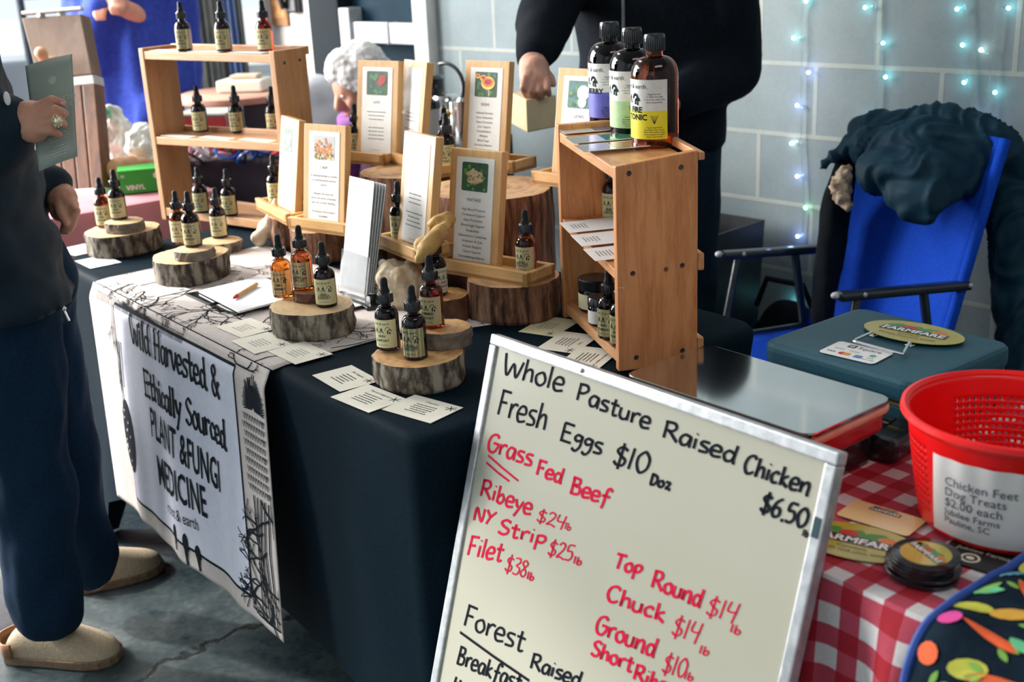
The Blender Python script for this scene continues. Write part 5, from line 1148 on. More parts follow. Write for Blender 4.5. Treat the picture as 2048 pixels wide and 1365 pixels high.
for j in range(nz+1):
    for i in range(nx+1):
        u=-1+2*i/nx; z=.40+(top-.40)*j/nz; p=bk_(u,z)-af*.025*(1-u*u); vs.append(tuple(p))
for j in range(nz):
    for i in range(nx): k=j*(nx+1)+i; fs.append((k,k+1,k+nx+2,k+nx+1))
o=MB().add(vs,fs).build('backrest',blue,ch,'all'); m=o.modifiers.new('thickness','SOLIDIFY'); m.thickness=.006
vs=[];fs=[]
for j in range(9):
    for i in range(11): u=-1+2*i/10; w=j/8; vs.append(tuple(cpt(u*.97,.06+.40*w,.40+.03*w-.025*(1-u*u))))
for j in range(8):
    for i in range(10): k=j*11+i; fs.append((k,k+1,k+12,k+11))
o=MB().add(vs,fs).build('seat',blue,ch,'all'); m=o.modifiers.new('thickness','SOLIDIFY'); m.thickness=.006
for sgn,nm in((-1,'right'),(1,'left')):
    b0,f0=(RB_,RF_) if sgn<0 else (LB_,LF_)
    MB().tube([bk_(sgn,.38),bk_(sgn,top)],.013,12).build('back_post',blue,ch,True)
    a0,a1=b0-co_-(f0-b0).normalized()*.0,f0-co_
    d=(a1-a0).normalized(); w=d.cross(V((0,0,1)))*.016; mb=MB(); mb.hexa([a0-w-V((0,0,.011)),a1-w-V((0,0,.011)),a1+w-V((0,0,.011)),a0+w-V((0,0,.011)),a0-w+V((0,0,.011)),a1-w+V((0,0,.011)),a1+w+V((0,0,.011)),a0+w+V((0,0,.011))]); mb.build('armrest',tubem,ch,bev=.008)
    MB().ball(a1+d*.004+V((0,0,.003)),(.011,.011,.008)).build('armrest_cap',pale_cap,ch,True)
    g0=a0+(a1-a0)*.85-V((0,0,.01)); g1=cpt(sgn*1.0,.46,.02); MB().tube([g0,g0+(g1-g0)*.45,g1],.011,12).build('leg',tubem,ch,True)
    g0=a0+(a1-a0)*.35-V((0,0,.01)); g1=cpt(sgn*1.0,-.12,.012); MB().tube([g0,cpt(sgn,.1,.40),g1],.011,12).build('leg',tubem,ch,True)
    for f in(.02,.82): MB().ball(a0+(a1-a0)*f+V((0,0,.003))-w*.9,.006,0,8,6).build('rivet',pale_cap,ch,True)
    MB().tube([cpt(sgn,.02,.395),cpt(sgn,.47,.428)],.011,10).build('seat_rail',tubem,ch,True)
# coat: drawn over the top of the back
coatm=pm('dark_teal_nylon',(.002,.024,.046),(.004,.034,.062),14,.65,spec=.2,bmp=.15,sheen=.15); blackc=pm('black_wool',(.0035,.006,.009),(.006,.010,.014),60,.9,spec=.15); fur=pm('cream_fur',(.62,.52,.40),(.30,.20,.13),60,.95,bmp=.9,bd=.006)
ct=thing('hooded_coat','dark teal hooded coat with cream fur trim slung over the blue chair back','coat',V((cmid.x,cmid.y,top-.02)),0); cl=V(ct.location)
def dp(px,py,d): return D(px,py,d)-cl
def coatf(v):
    u=v.x*ax.x+v.y*ax.y; w=V((u*15+v.z*2.5,v.z*3.2,7)); r_=1-abs(noise.noise(V((u*24+3*noise.noise(v*8),v.z*4.5,2))))*2.2
    return .014*noise.noise(w)+.012*max(0,r_)**2-.006+.004*noise.noise(v*26)
mb=MB()
mb.chain([(dp(1735,262,2.97),.045),(dp(1850,250,2.92),.055),(dp(1960,270,2.86),.055),(dp(2025,320,2.84),.05)])       # hood top roll
mb.chain([(dp(1745,300,2.92),.06),(dp(1850,300,2.86),.075),(dp(1950,320,2.84),.07)])
mb.chain([(dp(1765,345,2.85),.06),(dp(1850,360,2.80),.07),(dp(1920,355,2.82),.055)])
mb.chain([(dp(1800,390,2.80),.045),(dp(1850,395,2.77),.055),(dp(1895,385,2.79),.035)]); mb.chain([(dp(1815,425,2.775),.03),(dp(1850,430,2.765),.032)])
mb.chain([(dp(2010,350,2.88),.06),(dp(2040,480,2.86),.07),(dp(2050,640,2.84),.07),(dp(2060,760,2.82),.06)])
mb.chain([(dp(1700,290,2.96),.03),(dp(1668,315,2.97),.018),(dp(1640,338,2.98),.006)])
blob(mb,'hood_and_body',coatm,ct,.007,3,coatf)
mb=MB(); mb.chain([(dp(1678,372,2.94),.024),(dp(1690,345,2.94),.018),(dp(1684,395,2.94),.022),(dp(1698,412,2.93),.012)]); blob(mb,'fur_trim',fur,ct,.006,2,lambda v:.010*noise.noise(v*90))
mb=MB(); mb.chain([(dp(1690,330,3.0),.03),(dp(1668,430,3.06),.04),(dp(1652,560,3.08),.035),(dp(1645,640,3.1),.03)]); blob(mb,'hanging_sleeve',blackc,ct,.01,4,lambda v:.008*noise.noise(V((v.x*30,v.y*30,v.z*6))))
# dark bin and bag near the wall
bn=thing('storage_bin','dark open storage bin against the block wall beside the person in black','bin',WL(.15,0,.20),WA)
mb=MB(); mb.prism([(-.11,-.12),(.11,-.12),(.11,.12),(-.11,.12)],.001,.60); 
MB().add([(-.10,-.11,.001),(.10,-.11,.001),(.10,.11,.001),(-.10,.11,.001),(-.12,-.13,.585),(.12,-.13,.585),(.12,.13,.585),(-.12,.13,.585),(-.112,-.122,.585),(.112,-.122,.585),(.112,.122,.585),(-.112,.122,.585),(-.095,-.10,.10),(.095,-.10,.10),(.095,.10,.10),(-.095,.10,.10)],[(0,3,2,1),(0,1,5,4),(1,2,6,5),(2,3,7,6),(3,0,4,7),(4,5,9,8),(5,6,10,9),(6,7,11,10),(7,4,8,11),(8,9,13,12),(9,10,14,13),(10,11,15,14),(11,8,12,15),(12,13,14,15)]).build('bin_body',pm('dark_plastic_bin',(.010,.014,.020),(.018,.022,.03),30,.5),bn)
bg_=thing('duffel_bag','rounded black bag standing on the floor between the blue chair and the wall','bag',WL(-.13,0,.17),WA); mb=MB(); mb.ball((0,0,.20),(.13,.10,.19)); mb.box((0,0,.02),(.2,.14,.04)); blob(mb,'bag_body',blackc,bg_,.012,5,lambda v:.008*noise.noise(v*14))
MB().tube([(-.10,-.02,.36),(-.06,-.03,.45),(.06,-.03,.45),(.10,-.02,.36)],.009,8).build('strap',blackc,bg_,True)
# ================================================================ people
skin=pm('warm_skin',(.56,.29,.20),(.50,.235,.16),18,.5,spec=.4); skin2=pm('ruddy_skin',(.50,.25,.18),(.58,.32,.24),20,.5); nail=pm('finger_nail',(.62,.38,.32),None,20,.35)
black_fleece=pm('black_fleece',(.0035,.006,.010),(.006,.010,.016),120,.95,spec=.15,sheen=.35,bmp=.12); dark_trouser=pm('dark_blue_trousers',(.004,.014,.024),(.007,.019,.031),60,.9,spec=.15); navy_coat=pm('navy_quilted_nylon',(.0035,.014,.026),(.006,.020,.036),24,.7,spec=.25,bmp=.12,sheen=.1); denim=pm('dark_denim',(.004,.018,.044),(.007,.027,.060),180,.9,spec=.15,bmp=.15,bd=.0006,sheen=.15); blue_fleece=pm('royal_blue_fleece',(.012,.035,.30),(.018,.055,.40),60,.9,sheen=.4)
white_hair=pm('white_hair',(.72,.70,.70),(.50,.48,.49),90,.7,stretch=(1,1,.3),bmp=.5); dark_hair=pm('dark_hair',(.03,.02,.015),(.06,.04,.03),90,.6,stretch=(1,1,.3),bmp=.5); purple=pm('purple_scarf_wool',(.16,.04,.20),(.26,.10,.32),40,.9); greyc=pm('pale_grey_coat',(.58,.60,.66),(.50,.52,.58),12,.8)
def head(mb,c,yaw,r=.098,tilt=0):
    f=V((math.cos(yaw),math.sin(yaw),0)); s=V((-f.y,f.x,0)); u=V((0,0,1)); f2=(f*math.cos(tilt)-u*math.sin(tilt)); u2=(u*math.cos(tilt)+f*math.sin(tilt))
    g=lambda a,b,h:V(c)+f2*a*r+s*b*r+u2*h*r
    mb.chain([(g(-.12,0,.28),.86*r),(g(.15,0,.18),.80*r),(g(.28,0,-.35),.60*r),(g(.42,0,-.82),.34*r)]); mb.chain([(g(.86,0,.12),.13*r),(g(1.06,0,-.22),.17*r),(g(.92,0,-.28),.15*r)])
    for k in(-1,1): mb.ball(g(.0,k*.84,-.05),(.10*r,.10*r,.24*r)); mb.ball(g(.80,k*.30,.18),.10*r); mb.ball(g(.62,k*.42,-.22),.26*r)
    mb.chain([(g(.82,-.2,-.58),.09*r),(g(.90,0,-.58),.12*r),(g(.82,.2,-.58),.09*r)])
    return g
def eyes(g,par,r=.098):
    mb=MB()
    for k in(-1,1): mb.ball(g(.80,k*.33,.08),.10*r,0,10,7)
    mb.build('eyes',pm('eye_white',(.7,.68,.66),None,20,.2),par,True); mb=MB()
    for k in(-1,1): mb.ball(g(.875,k*.33,.08),.045*r,0,10,7)
    mb.build('pupils',pm('dark_pupil',(.02,.015,.01),None,20,.1),par,True); mb=MB(); mb.tube([g(.93,-.22,-.57),g(1.0,0,-.575),g(.93,.22,-.57)],.03*r,8); mb.build('lips',pm('lip_skin',(.45,.14,.13),None,20,.45),par,True)
def hairblob(g,mat,par,r=.098,long=0,amp=.004):
    mb=MB(); mb.chain([(g(-.28,0,.34),.90*r),(g(.05,0,.52),.76*r)]); mb.chain([(g(-.45,0,.0),.74*r),(g(-.45,0,-.35-long),.62*r)])
    for k in(-1,1): mb.chain([(g(.05,k*.55,.40),.42*r),(g(-.15,k*.75,-.05-long*.6),.28*r)])
    return blob(mb,'hair',mat,par,.007,2,lambda v:amp*noise.noise(v*70)+amp*noise.noise(v*25))
def folds(a,fx,fz,seed=0): return lambda v:a*noise.noise(V((v.x*fx+seed,v.y*fx,v.z*fz)))+a*.45*noise.noise(V((v.x*fx*2.3,v.y*fx*2.3,v.z*fz*2+seed)))
# --- the shopper with the green leaflet -----------------------------------
yawS=math.atan2(B.y,B.x)-.15
nA,nK,nH=D(93,1222,2.50),D(60,925,2.38),D(4,600,2.28); fA,fK,fH=D(182,1128,2.69),D(116,850,2.58),D(44,585,2.44)
hip=(nH+fH)/2; chest=V((hip.x-.03,hip.y-.03,1.20)); lat=V((-math.sin(yawS),math.cos(yawS),0)); fwd=V((math.cos(yawS),math.sin(yawS),0))
shp=thing('person','person in navy coat and jeans holding a grey-green leaflet at the left table end','person',V((hip.x,hip.y,0)),0); so=V(shp.location)
neck=V((chest.x-.02,chest.y-.02,1.44)); hc=V((neck.x+.03,neck.y+.03,1.585)); shR=chest-lat*.20+V((-.02,-.02,.17)); shL=chest+lat*.20+V((-.02,-.02,.17))
elR=D(-52,345,2.14); wrR=D(34,243,2.085); elL=D(-20,330,2.44); wrL=D(112,380,2.385)
mb=MB(); L=lambda p:V(p)-so
mb.chain([(L(nA)+V((0,0,-.03)),.035),(L(nK),.055),(L(nH),.075),(L(hip)+V((0,0,.05)),.08),(L(fH),.075),(L(fK),.055),(L(fA)+V((0,0,-.03)),.035)])
mb.chain([(L(hip)-fwd*.04+V((0,0,.05)),.08),(L(chest)-fwd*.04,.09),(L(neck)-V((0,0,.04)),.055),(L(neck)+V((.01,.01,.05)),.05)])
mb.chain([(L(chest)-fwd*.04+V((0,0,.1)),.07),(L(shR),.05),(L(elR),.038),(L(wrR),.029)]); mb.chain([(L(chest)-fwd*.04+V((0,0,.1)),.07),(L(shL),.05),(L(elL),.038),(L(wrL),.029)])
g=head(mb,L(hc),yawS,.1,.3)
# right hand over the leaflet
H=lambda x,y,d:L(D(x,y,d))
mb.chain([(H(40,243,2.085),.030),(H(62,238,2.075),.033),(H(82,222,2.068),.0185)]); mb.chain([(H(44,250,2.085),.028),(H(68,256,2.07),.026),(H(84,256,2.062),.0165)]); mb.chain([(H(62,238,2.075),.030),(H(88,240,2.060),.018)])
mb.chain([(H(78,214,2.066),.0098),(H(104,200,2.056),.0085),(H(125,206,2.068),.0072)]); mb.chain([(H(84,231,2.056),.0098),(H(111,219,2.046),.0086),(H(129,227,2.062),.0073)])
mb.chain([(H(86,248,2.053),.0096),(H(111,240,2.043),.0085),(H(127,248,2.060),.0072)]); mb.chain([(H(82,263,2.057),.0088),(H(102,262,2.047),.0077),(H(118,269,2.062),.0065)])
mb.chain([(H(52,228,2.095),.014),(H(70,214,2.122),.0115),(H(90,212,2.124),.0095)])
# left hand hanging by the pocket
mb.chain([(L(wrL),.028),(H(124,398,2.375),.031),(H(138,412,2.365),.020)]); mb.chain([(H(116,395,2.38),.026),(H(122,422,2.372),.022)])
for (a,b_,c_) in (((141,405),(153,422),(146,450)),((136,412),(148,432),(141,458)),((130,418),(141,440),(134,463)),((123,424),(132,446),(126,463))): mb.chain([(H(*a,2.362),.0098),(H(*b_,2.350),.0085),(H(*c_,2.358),.007)])
mb.chain([(H(118,404,2.358),.0125),(H(122,428,2.345),.0102),(H(130,444,2.340),.0082)])
blob(mb,'body',skin,shp,.0030,2)
eyes(g,shp,.1); hairblob(g,dark_hair,shp,.1,.9)
mb=MB(); 
for (x,y,d) in ((124,207,2.0615),(127,227,2.0545),(124,247,2.0525),(114,266,2.055)): mb.ball(H(x,y,d),(.0045,.0032,.004),0,8,6)
mb.build('finger_nails',nail,shp,True)
rg=H(112,243,2.033); mb=MB(); ringpts=[H(110,241,2.0445)+ (CU*math.cos(k/16*6.283)+fw*math.sin(k/16*6.283))*.0100 for k in range(17)]; mb.tube(ringpts,.0012,8); mb.ball(rg+V((.003,0,0)),(.0075,.0045,.0088),0,12,8)
for k in range(8): mb.ball(rg+V((.003+.0075*math.cos(k/8*6.283),-.001,.009*math.sin(k/8*6.283))),.0018,0,6,5)
mb.build('ring',pm('pale_gold_ring',(.72,.64,.42),(.85,.8,.6),80,.25,.8),shp,True)
# clothes
mb=MB(); mb.chain([(L(nA)+V((0,0,.0)),.072),(L(nK)+(L(nA)-L(nK))*.5,.076),(L(nK),.086),(L(nH),.105),(L(hip)+V((0,0,.03)),.13)]); mb.chain([(L(fA)+V((0,0,.01)),.062),(L(fK)+(L(fA)-L(fK))*.5,.062),(L(fK),.080),(L(fH),.10),(L(hip)+V((0,0,.03)),.13)])
blob(mb,'jeans',denim,shp,.012,3,folds(.014,11,7,2))
mb=MB(); zz=[.80,.90,1.02,1.14,1.26,1.36,1.42,1.46]; rx=[.225,.225,.22,.215,.21,.19,.13,.08]; ry=[.135,.135,.135,.135,.135,.125,.09,.07]
mb.loft([(L(V((hip.x+(chest.x-hip.x)*(z-.85)/.35-.005,hip.y+(chest.y-hip.y)*(z-.85)/.35,z))-fwd*.028),a,b2,yawS+math.pi/2) for z,a,b2 in zip(zz,rx,ry)])
mb.chain([(L(shR),.085),(L(elR),.072),(L(elR)+(L(wrR)-L(elR))*.6,.058),(L(wrR)-(L(wrR)-L(elR)).normalized()*.012,.050)]); mb.chain([(L(shL),.085),(L(elL),.066),(L(wrL)-(L(wrL)-L(elL)).normalized()*.02,.046)])
blob(mb,'coat',navy_coat,shp,.011,3,lambda v:folds(.013,9,14,5)(v)+(.006*abs(math.sin(v.z*26)) if v.z<1.05 else .002*math.sin(v.z*60)))
mb=MB(); z0=H(128,622,2.24); mb.tube([z0,z0+V((.006,0,-.02))],.003,8); mb.ball(z0+V((0,0,.004)),.005); mb.build('zip_pull',chrome,shp,True)
mb=MB(); mb.ball(H(14,197,2.03),(.006,.004,.012),0,10,8); mb.build('cuff_button',paper,shp,True)
cream_knit=pm('beige_woven_upper',(.50,.40,.28),(.40,.31,.21),230,.9,bmp=.5,bd=.0015); tanl=pm('tan_leather',(.30,.14,.06),(.24,.11,.045),30,.5); cork=pm('cork_sole',(.22,.15,.09),(.16,.10,.06),120,.8)
def clog(heel,toe,side,hemtop):
    h=V((heel.x,heel.y,0)); d=V((toe.x-heel.x,toe.y-heel.y,0)); Lg=d.length; d.normalize(); s=V((-d.y,d.x,0)); prof=[(0,.018,.02),(.03,.035,.05),(.10,.040,.072),(.25,.042,.085),(.42,.046,.088),(.58,.050,.075),(.75,.051,.060),(.88,.044,.048),(.96,.028,.038),(1.0,.010,.026)]
    vs=[];fs=[];n=18
    for (u,w,hh) in prof:
        for i in range(n):
            t=2*math.pi*i/n; y=w*math.cos(t); z=max(.018,.018+(hh-.018)*max(0,math.sin(t))**.8) if math.sin(t)>0 else .018
            vs.append(tuple(h+d*(u*Lg)+s*(y+.006*side*math.sin(u*3))+V((0,0,z))-so))
    for j in range(len(prof)-1):
        for i in range(n): fs.append((j*n+i,j*n+(i+1)%n,(j+1)*n+(i+1)%n,(j+1)*n+i))
    fs+=[tuple(range(n-1,-1,-1)),tuple(range((len(prof)-1)*n,len(prof)*n))]
    me=MB().add(vs,fs); me2=evald(me,[('SUBSURF',dict(levels=2))]); me2.materials.clear(); me2.materials.append(cream_knit); sh_=finish(me2,'clog',shp,'all')
    vs=[];m_=len(prof)
    out=[h+d*(u*Lg*1.01)+s*((w+.003)+.006*side*math.sin(u*3)) for u,w,_ in prof]+[h+d*(u*Lg*1.01)+s*(-(w+.003)+.006*side*math.sin(u*3)) for u,w,_ in reversed(prof)]
    MB().prism([tuple((p-so).xy) for p in out],.001,.020).build('sole',cork,sh_,bev=.003)
    q=[]
    for (u,w,hh) in prof[:3]: q.append((h+d*(u*Lg)+s*(w+.003)))
    pts=[h+d*(.14*Lg)+s*.044,h+d*(.05*Lg)+s*.040,h+d*(-.012)+s*.0,h+d*(.05*Lg)-s*.040,h+d*(.14*Lg)-s*.044]; pts=[V((a,b2,0)) for a,b2 in smooth2d([tuple(p.xy) for p in pts],4)]
    vs=[tuple(p-so+V((0,0,.024))) for p in pts]+[tuple(p-so+V((0,0,.056))) for p in pts]; k=len(pts)
    o=MB().add(vs,[(i,i+1,k+i+1,k+i) for i in range(k-1)]).build('heel_strap',tanl,sh_,True); m=o.modifiers.new('thickness','SOLIDIFY'); m.thickness=.004; m.offset=1
clog(at(14,1322,0)+V((0,.02,0)),at(240,1320,0)+V((.0,.0,0)),1,0); clog(at(150,1180,0),at(325,1130,0),-1,0)
# the leaflet in the hand
c4=[D(50,132,2.112),D(144,108,2.118),D(155,313,2.096),D(78,343,2.090)]
lf=thing('leaflet','folded grey-green leaflet held in the right hand of the person in the navy coat','leaflet',(c4[2]+c4[3])/2,0); lo_=V(lf.location); nl=(c4[1]-c4[0]).cross(c4[3]-c4[0]).normalized(); nl=nl if nl.dot(CAM-c4[0])>0 else -nl
def lfp(u,v,o=0): return (c4[0]*(1-u)+c4[1]*u)*(1-v)+(c4[3]*(1-u)+c4[2]*u)*v+nl*(o+.004*math.sin(u*3.14))-lo_
sage=pm('sage_green_cover',(.30,.36,.32),(.265,.325,.29),10,.5); pale=pm('pale_sage_print',(.52,.56,.53),None,20,.5)
vs=[];fs=[]
for j in range(9):
    for i in range(13): vs.append(tuple(lfp(i/12,j/8)))
for j in range(8):
    for i in range(12): k=j*13+i; fs.append((k,k+13,k+14,k+1))
o=MB().add(vs,fs).build('cover',sage,lf,'all'); m=o.modifiers.new('thickness','SOLIDIFY'); m.thickness=.0012; m.offset=-1
mb=MB(); n=24
for r0,r1 in((.0,.055),(.062,.085)):
    b=len(mb.v)
    for i in range(n):
        t=2*math.pi*i/n
        for r in(r0,r1): mb.v.append(tuple(lfp(.56+r*math.cos(t)*1.0,.21+r*math.sin(t)*.46,.0006)))
    for i in range(n): k=(i+1)%n; mb.f.append((b+2*i,b+2*k,b+2*k+1,b+2*i+1)); mb.m.append(0)
def lft(s,u,v,h,al='LEFT',sx=1): a,f=text2d(s,1,al,0,sx); mb.add([tuple(lfp(u+x*h*2.2,v-y*h,.0006)) for x,y in a],f)
lft('ETTO',.66,.435,.068); lft('OL',.78,.50,.068)
for i in range(8):
    v=.70+i*.028+(.03 if i>3 else 0); w=(.2,.34,.5,.44,.24,.42,.46,.3)[i]; p=.58-w/2
    while p<.58+w/2: l=random.uniform(.03,.07); mb.add([tuple(lfp(a,b,.0006)) for a,b in((p,v),(p+l,v),(p+l,v+.009),(p,v+.009))],[(0,1,2,3)]); p+=l+.014
mb.build('print',pale,lf)
# --- the person in black ---------------------------------------------------
mc=V((.405,3.27,0)); yM=R(-123); f_=V((math.cos(yM),math.sin(yM),0)); s_=V((-f_.y,f_.x,0))   # s_ = towards their left
man=thing('person','person in a black zipped fleece behind the table, one hand on a cream box','person',mc,0); L=lambda p:V(p)-mc
right=-s_ if (-s_).x<0 else s_ ; left=-right
shr,shl=mc+right*.205+V((0,0,1.42)),mc+left*.205+V((0,0,1.42)); er,wr=D(1088,52,3.02),D(1066,122,2.90); el,wl_=D(1462,140,3.14),D(1345,205,2.97)
mb=MB(); hipm=mc+V((0,0,.90))
mb.chain([(L(mc+right*.10+V((0,0,.05))),.045),(L(mc+right*.095+V((0,0,.48))),.055),(L(mc+right*.09+V((0,0,.88))),.08),(L(hipm),.1),(L(mc+left*.09+V((0,0,.88))),.08),(L(mc+left*.095+V((0,0,.48))),.055),(L(mc+left*.10+V((0,0,.05))),.045)])
mb.chain([(L(hipm),.1),(L(mc+V((0,0,1.25))),.11),(L(mc+V((0,0,1.49))),.06),(L(mc+V((0,0,1.56))),.055)]); mb.chain([(L(mc+V((0,0,1.36))),.1),(L(shr),.055),(L(er),.042),(L(wr),.031)]); mb.chain([(L(mc+V((0,0,1.36))),.1),(L(shl),.055),(L(el),.042),(L(wl_),.031)])
g=head(mb,L(mc+V((0,0,1.68))+f_*.03),yM,.102)
H=lambda x,y,d:L(D(x,y,d))
mb.chain([(L(wr),.030),(H(1070,140,2.86),.036),(H(1082,160,2.84),.024)]); mb.chain([(H(1062,130,2.87),.030),(H(1058,158,2.84),.024)]); mb.chain([(H(1070,140,2.86),.034),(H(1070,165,2.835),.022)])
for a,b_,c_ in (((1050,158),(1046,176),(1052,191)),((1065,166),(1061,183),(1066,196)),((1080,167),(1078,184),(1082,196)),((1094,162),(1095,178),(1098,189))): mb.chain([(H(*a,2.825),.0105),(H(*b_,2.812),.0088),(H(*c_,2.83),.0075)])
mb.chain([(H(1086,142,2.86),.0135),(H(1100,155,2.85),.0115),(H(1106,168,2.845),.009)])
mb.chain([(L(wl_),.03),(H(1325,212,2.93),.032),(H(1305,222,2.92),.02)])
for k in range(4): mb.chain([(H(1308-2*k,212+9*k,2.915),.011),(H(1292-2*k,222+9*k,2.925),.009),(H(1296,234+8*k,2.94),.008)])
blob(mb,'body',skin2,man,.0038,2); eyes(g,man,.102); hairblob(g,dark_hair,man,.102)
an=yM+math.pi/2
mb=MB(); mb.chain([(L(mc+right*.10+V((0,0,.06))),.075),(L(mc+right*.10+V((0,0,.48))),.088),(L(mc+right*.09+V((0,0,.88))),.115),(L(hipm),.13),(L(mc+left*.09+V((0,0,.88))),.115),(L(mc+left*.10+V((0,0,.48))),.088),(L(mc+left*.10+V((0,0,.06))),.075)]); blob(mb,'trousers',dark_trouser,man,.014,4,folds(.010,8,5,8))
mb=MB(); zz=[.855,.875,1.0,1.15,1.3,1.42,1.47,1.50]; rx=[.20,.212,.205,.21,.215,.20,.12,.085]; ry=[.135,.145,.142,.14,.14,.125,.085,.075]
mb.loft([(L(mc+V((0,0,z))),a,b2,an) for z,a,b2 in zip(zz,rx,ry)])
mb.chain([(L(shr),.088),(L(er),.076),(L(wr)+(L(er)-L(wr)).normalized()*.02,.050)]); mb.chain([(L(shl),.088),(L(el),.080),(L(el)+(L(wl_)-L(el))*.5,.066),(L(wl_)+(L(el)-L(wl_)).normalized()*.02,.050)])
blob(mb,'fleece_jacket',black_fleece,man,.012,4,folds(.008,8,9,3))
mb=MB(); zp=[L(mc+f_*(.149+.003*math.sin(z*9))+right*.004+V((0,0,z))) for z in [.87+.03*k for k in range(20)]]; mb.tube(zp,.0042,6); mb.build('zip',pm('grey_zip_tape',(.10,.12,.15),(.3,.32,.35),300,.4),man,True)
for sg_ in (1,): mb=MB(); mb.tube([L(mc+left*.10+f_*.135+V((0,0,.93))),L(mc+left*.15+f_*.115+V((0,0,1.06)))],.0028,6); mb.build('pocket_zip',MC['grey_zip_tape'],man,True)
bx_=thing('cream_box','cream coloured box under the hand of the person in black','box',D(1066,252,2.86),0)
a0,a1,a2=D(1020,185,2.93),D(1052,200,2.80),D(1112,190,2.88); dn=V((0,0,-.077)); q=[p-V(bx_.location) for p in (a0,a1,a2,a0+a2-a1)]
MB().hexa([p+dn for p in q]+q).build('box_body',pm('cream_board',(.66,.56,.34),(.60,.50,.30),14,.7),bx_,bev=.004)
# --- person in the blue fleece --------------------------------------------
pc=D(282,150,4.6); pc=V((pc.x,pc.y,0)); yB=R(-115); fb=V((math.cos(yB),math.sin(yB),0)); sb=V((-fb.y,fb.x,0)); lb2=-sb if (-sb).x<0 else sb; rb2=-lb2
bp_=thing('person','person in a royal blue fleece with pale piping behind the wooden case','person',pc,0); L=lambda p:V(p)-pc
e1_,w1_=D(180,110,4.45),D(205,18,4.35); e2_,w2_=D(352,150,4.6),D(300,245,4.5)
mb=MB(); mb.chain([(L(pc+lb2*.09+V((0,0,.05))),.05),(L(pc+lb2*.09+V((0,0,.85))),.08),(V((0,0,.95)),.1),(V((0,0,1.25)),.11),(V((0,0,1.5)),.055)]); mb.chain([(V((0,0,.95)),.1),(L(pc+rb2*.09+V((0,0,.85))),.08),(L(pc+rb2*.09+V((0,0,.05))),.05)])
mb.chain([(V((0,0,1.35)),.1),(L(pc+lb2*.2+V((0,0,1.4))),.05),(L(e1_),.04),(L(w1_),.03),(L(D(200,-8,4.33)),.035)]); mb.chain([(V((0,0,1.35)),.1),(L(pc+rb2*.2+V((0,0,1.4))),.05),(L(e2_),.04),(L(w2_),.03),(L(D(285,262,4.46)),.03)])
mb.chain([(L(D(238,12,4.3)),.035),(L(D(228,-20,4.3)),.03)]); 
for k in range(4): mb.chain([(L(D(232+5*k,14,4.28)),.012),(L(D(226+5*k,26,4.27)),.010),(L(D(222+5*k,16,4.26)),.009)]); mb.chain([(L(D(192+6*k,6,4.32)),.012),(L(D(190+6*k,28,4.3)),.010),(L(D(194+5*k,38,4.3)),.008)])
mb.chain([(L(D(238,12,4.3)),.03),(L(D(300,40,4.42)),.04),(L(D(330,70,4.52)),.04)])
g=head(mb,V((0,0,1.66))+fb*.03,yB,.1); blob(mb,'body',skin,bp_,.007,2); eyes(g,bp_); hairblob(g,dark_hair,bp_,.1,.5)
mb=MB(); zz=[.62,.70,.85,1.0,1.15,1.28,1.38,1.45]; rx=[.25,.25,.24,.235,.235,.23,.21,.11]; ry=[.19,.19,.18,.17,.165,.16,.14,.09]
mb.loft([(V((0,0,z)),a,b2,yB+math.pi/2) for z,a,b2 in zip(zz,rx,ry)]); mb.chain([(L(pc+lb2*.21+V((0,0,1.38))),.09),(L(e1_),.075),(L(w1_),.055)]); mb.chain([(L(pc+rb2*.2+V((0,0,1.38))),.095),(L(e2_),.095),(L(D(318,215,4.5)),.085),(L(w2_),.06)])
blob(mb,'blue_fleece',blue_fleece,bp_,.014,3,lambda v:.034*noise.noise(V((v.x*11,v.y*11,v.z*2.2)))+.008*noise.noise(V((v.x*24,v.y*24,v.z*4))))
mb=MB(); mb.chain([(L(pc+lb2*.10+V((0,0,.06))),.08),(L(pc+lb2*.10+V((0,0,.8))),.11),(L(pc+rb2*.10+V((0,0,.8))),.11),(L(pc+rb2*.10+V((0,0,.06))),.08)]); blob(mb,'trousers',dark_trouser,bp_,.016,3)
mb=MB(); pp=[L(D(x,y,4.38)) for x,y in((165,58),(185,62),(202,58),(232,57),(245,64),(262,84))]; mb.tube(pp,.004,6); mb.build('pale_piping',pm('pale_piping_cord',(.55,.6,.75),None,30,.7),bp_,True)
# --- elderly person ----------------------------------------------------------
oc=D(722,170,4.0); yO=R(-155); ob=V((oc.x+.09,oc.y+.05,0))
op=thing('person','white-haired person bowed over, in a purple scarf, behind the rose card stand','person',ob,0); L=lambda p:V(p)-ob
mb=MB(); g=head(mb,L(oc),yO,.098,.45); mb.chain([(L(oc)-V((0,0,.06)),.06),(V((0,0,.85)),.07),(V((.03,.02,.70)),.12),(V((.03,.02,.45)),.11),(V((-.18,-.12,.42)),.07),(V((-.2,-.14,.06)),.045)]); mb.chain([(V((.03,.02,.45)),.11),(V((-.1,-.28,.42)),.07),(V((-.12,-.3,.06)),.045)])
blob(mb,'body',skin,op,.007,2); eyes(g,op)
mb=MB(); mb.chain([(g(-.25,0,.45),1.0*.098),(g(.2,0,.75),.72*.098)]); mb.chain([(g(-.5,0,0),.85*.098),(g(-.45,0,-.5),.7*.098)])
for k in(-1,1): mb.chain([(g(.3,k*.5,.55),.45*.098),(g(.0,k*.8,.1),.38*.098),(g(-.05,k*.8,-.3),.26*.098)])
blob(mb,'hair',white_hair,op,.006,1,lambda v:.004*noise.noise(v*70)+.006*noise.noise(v*22))
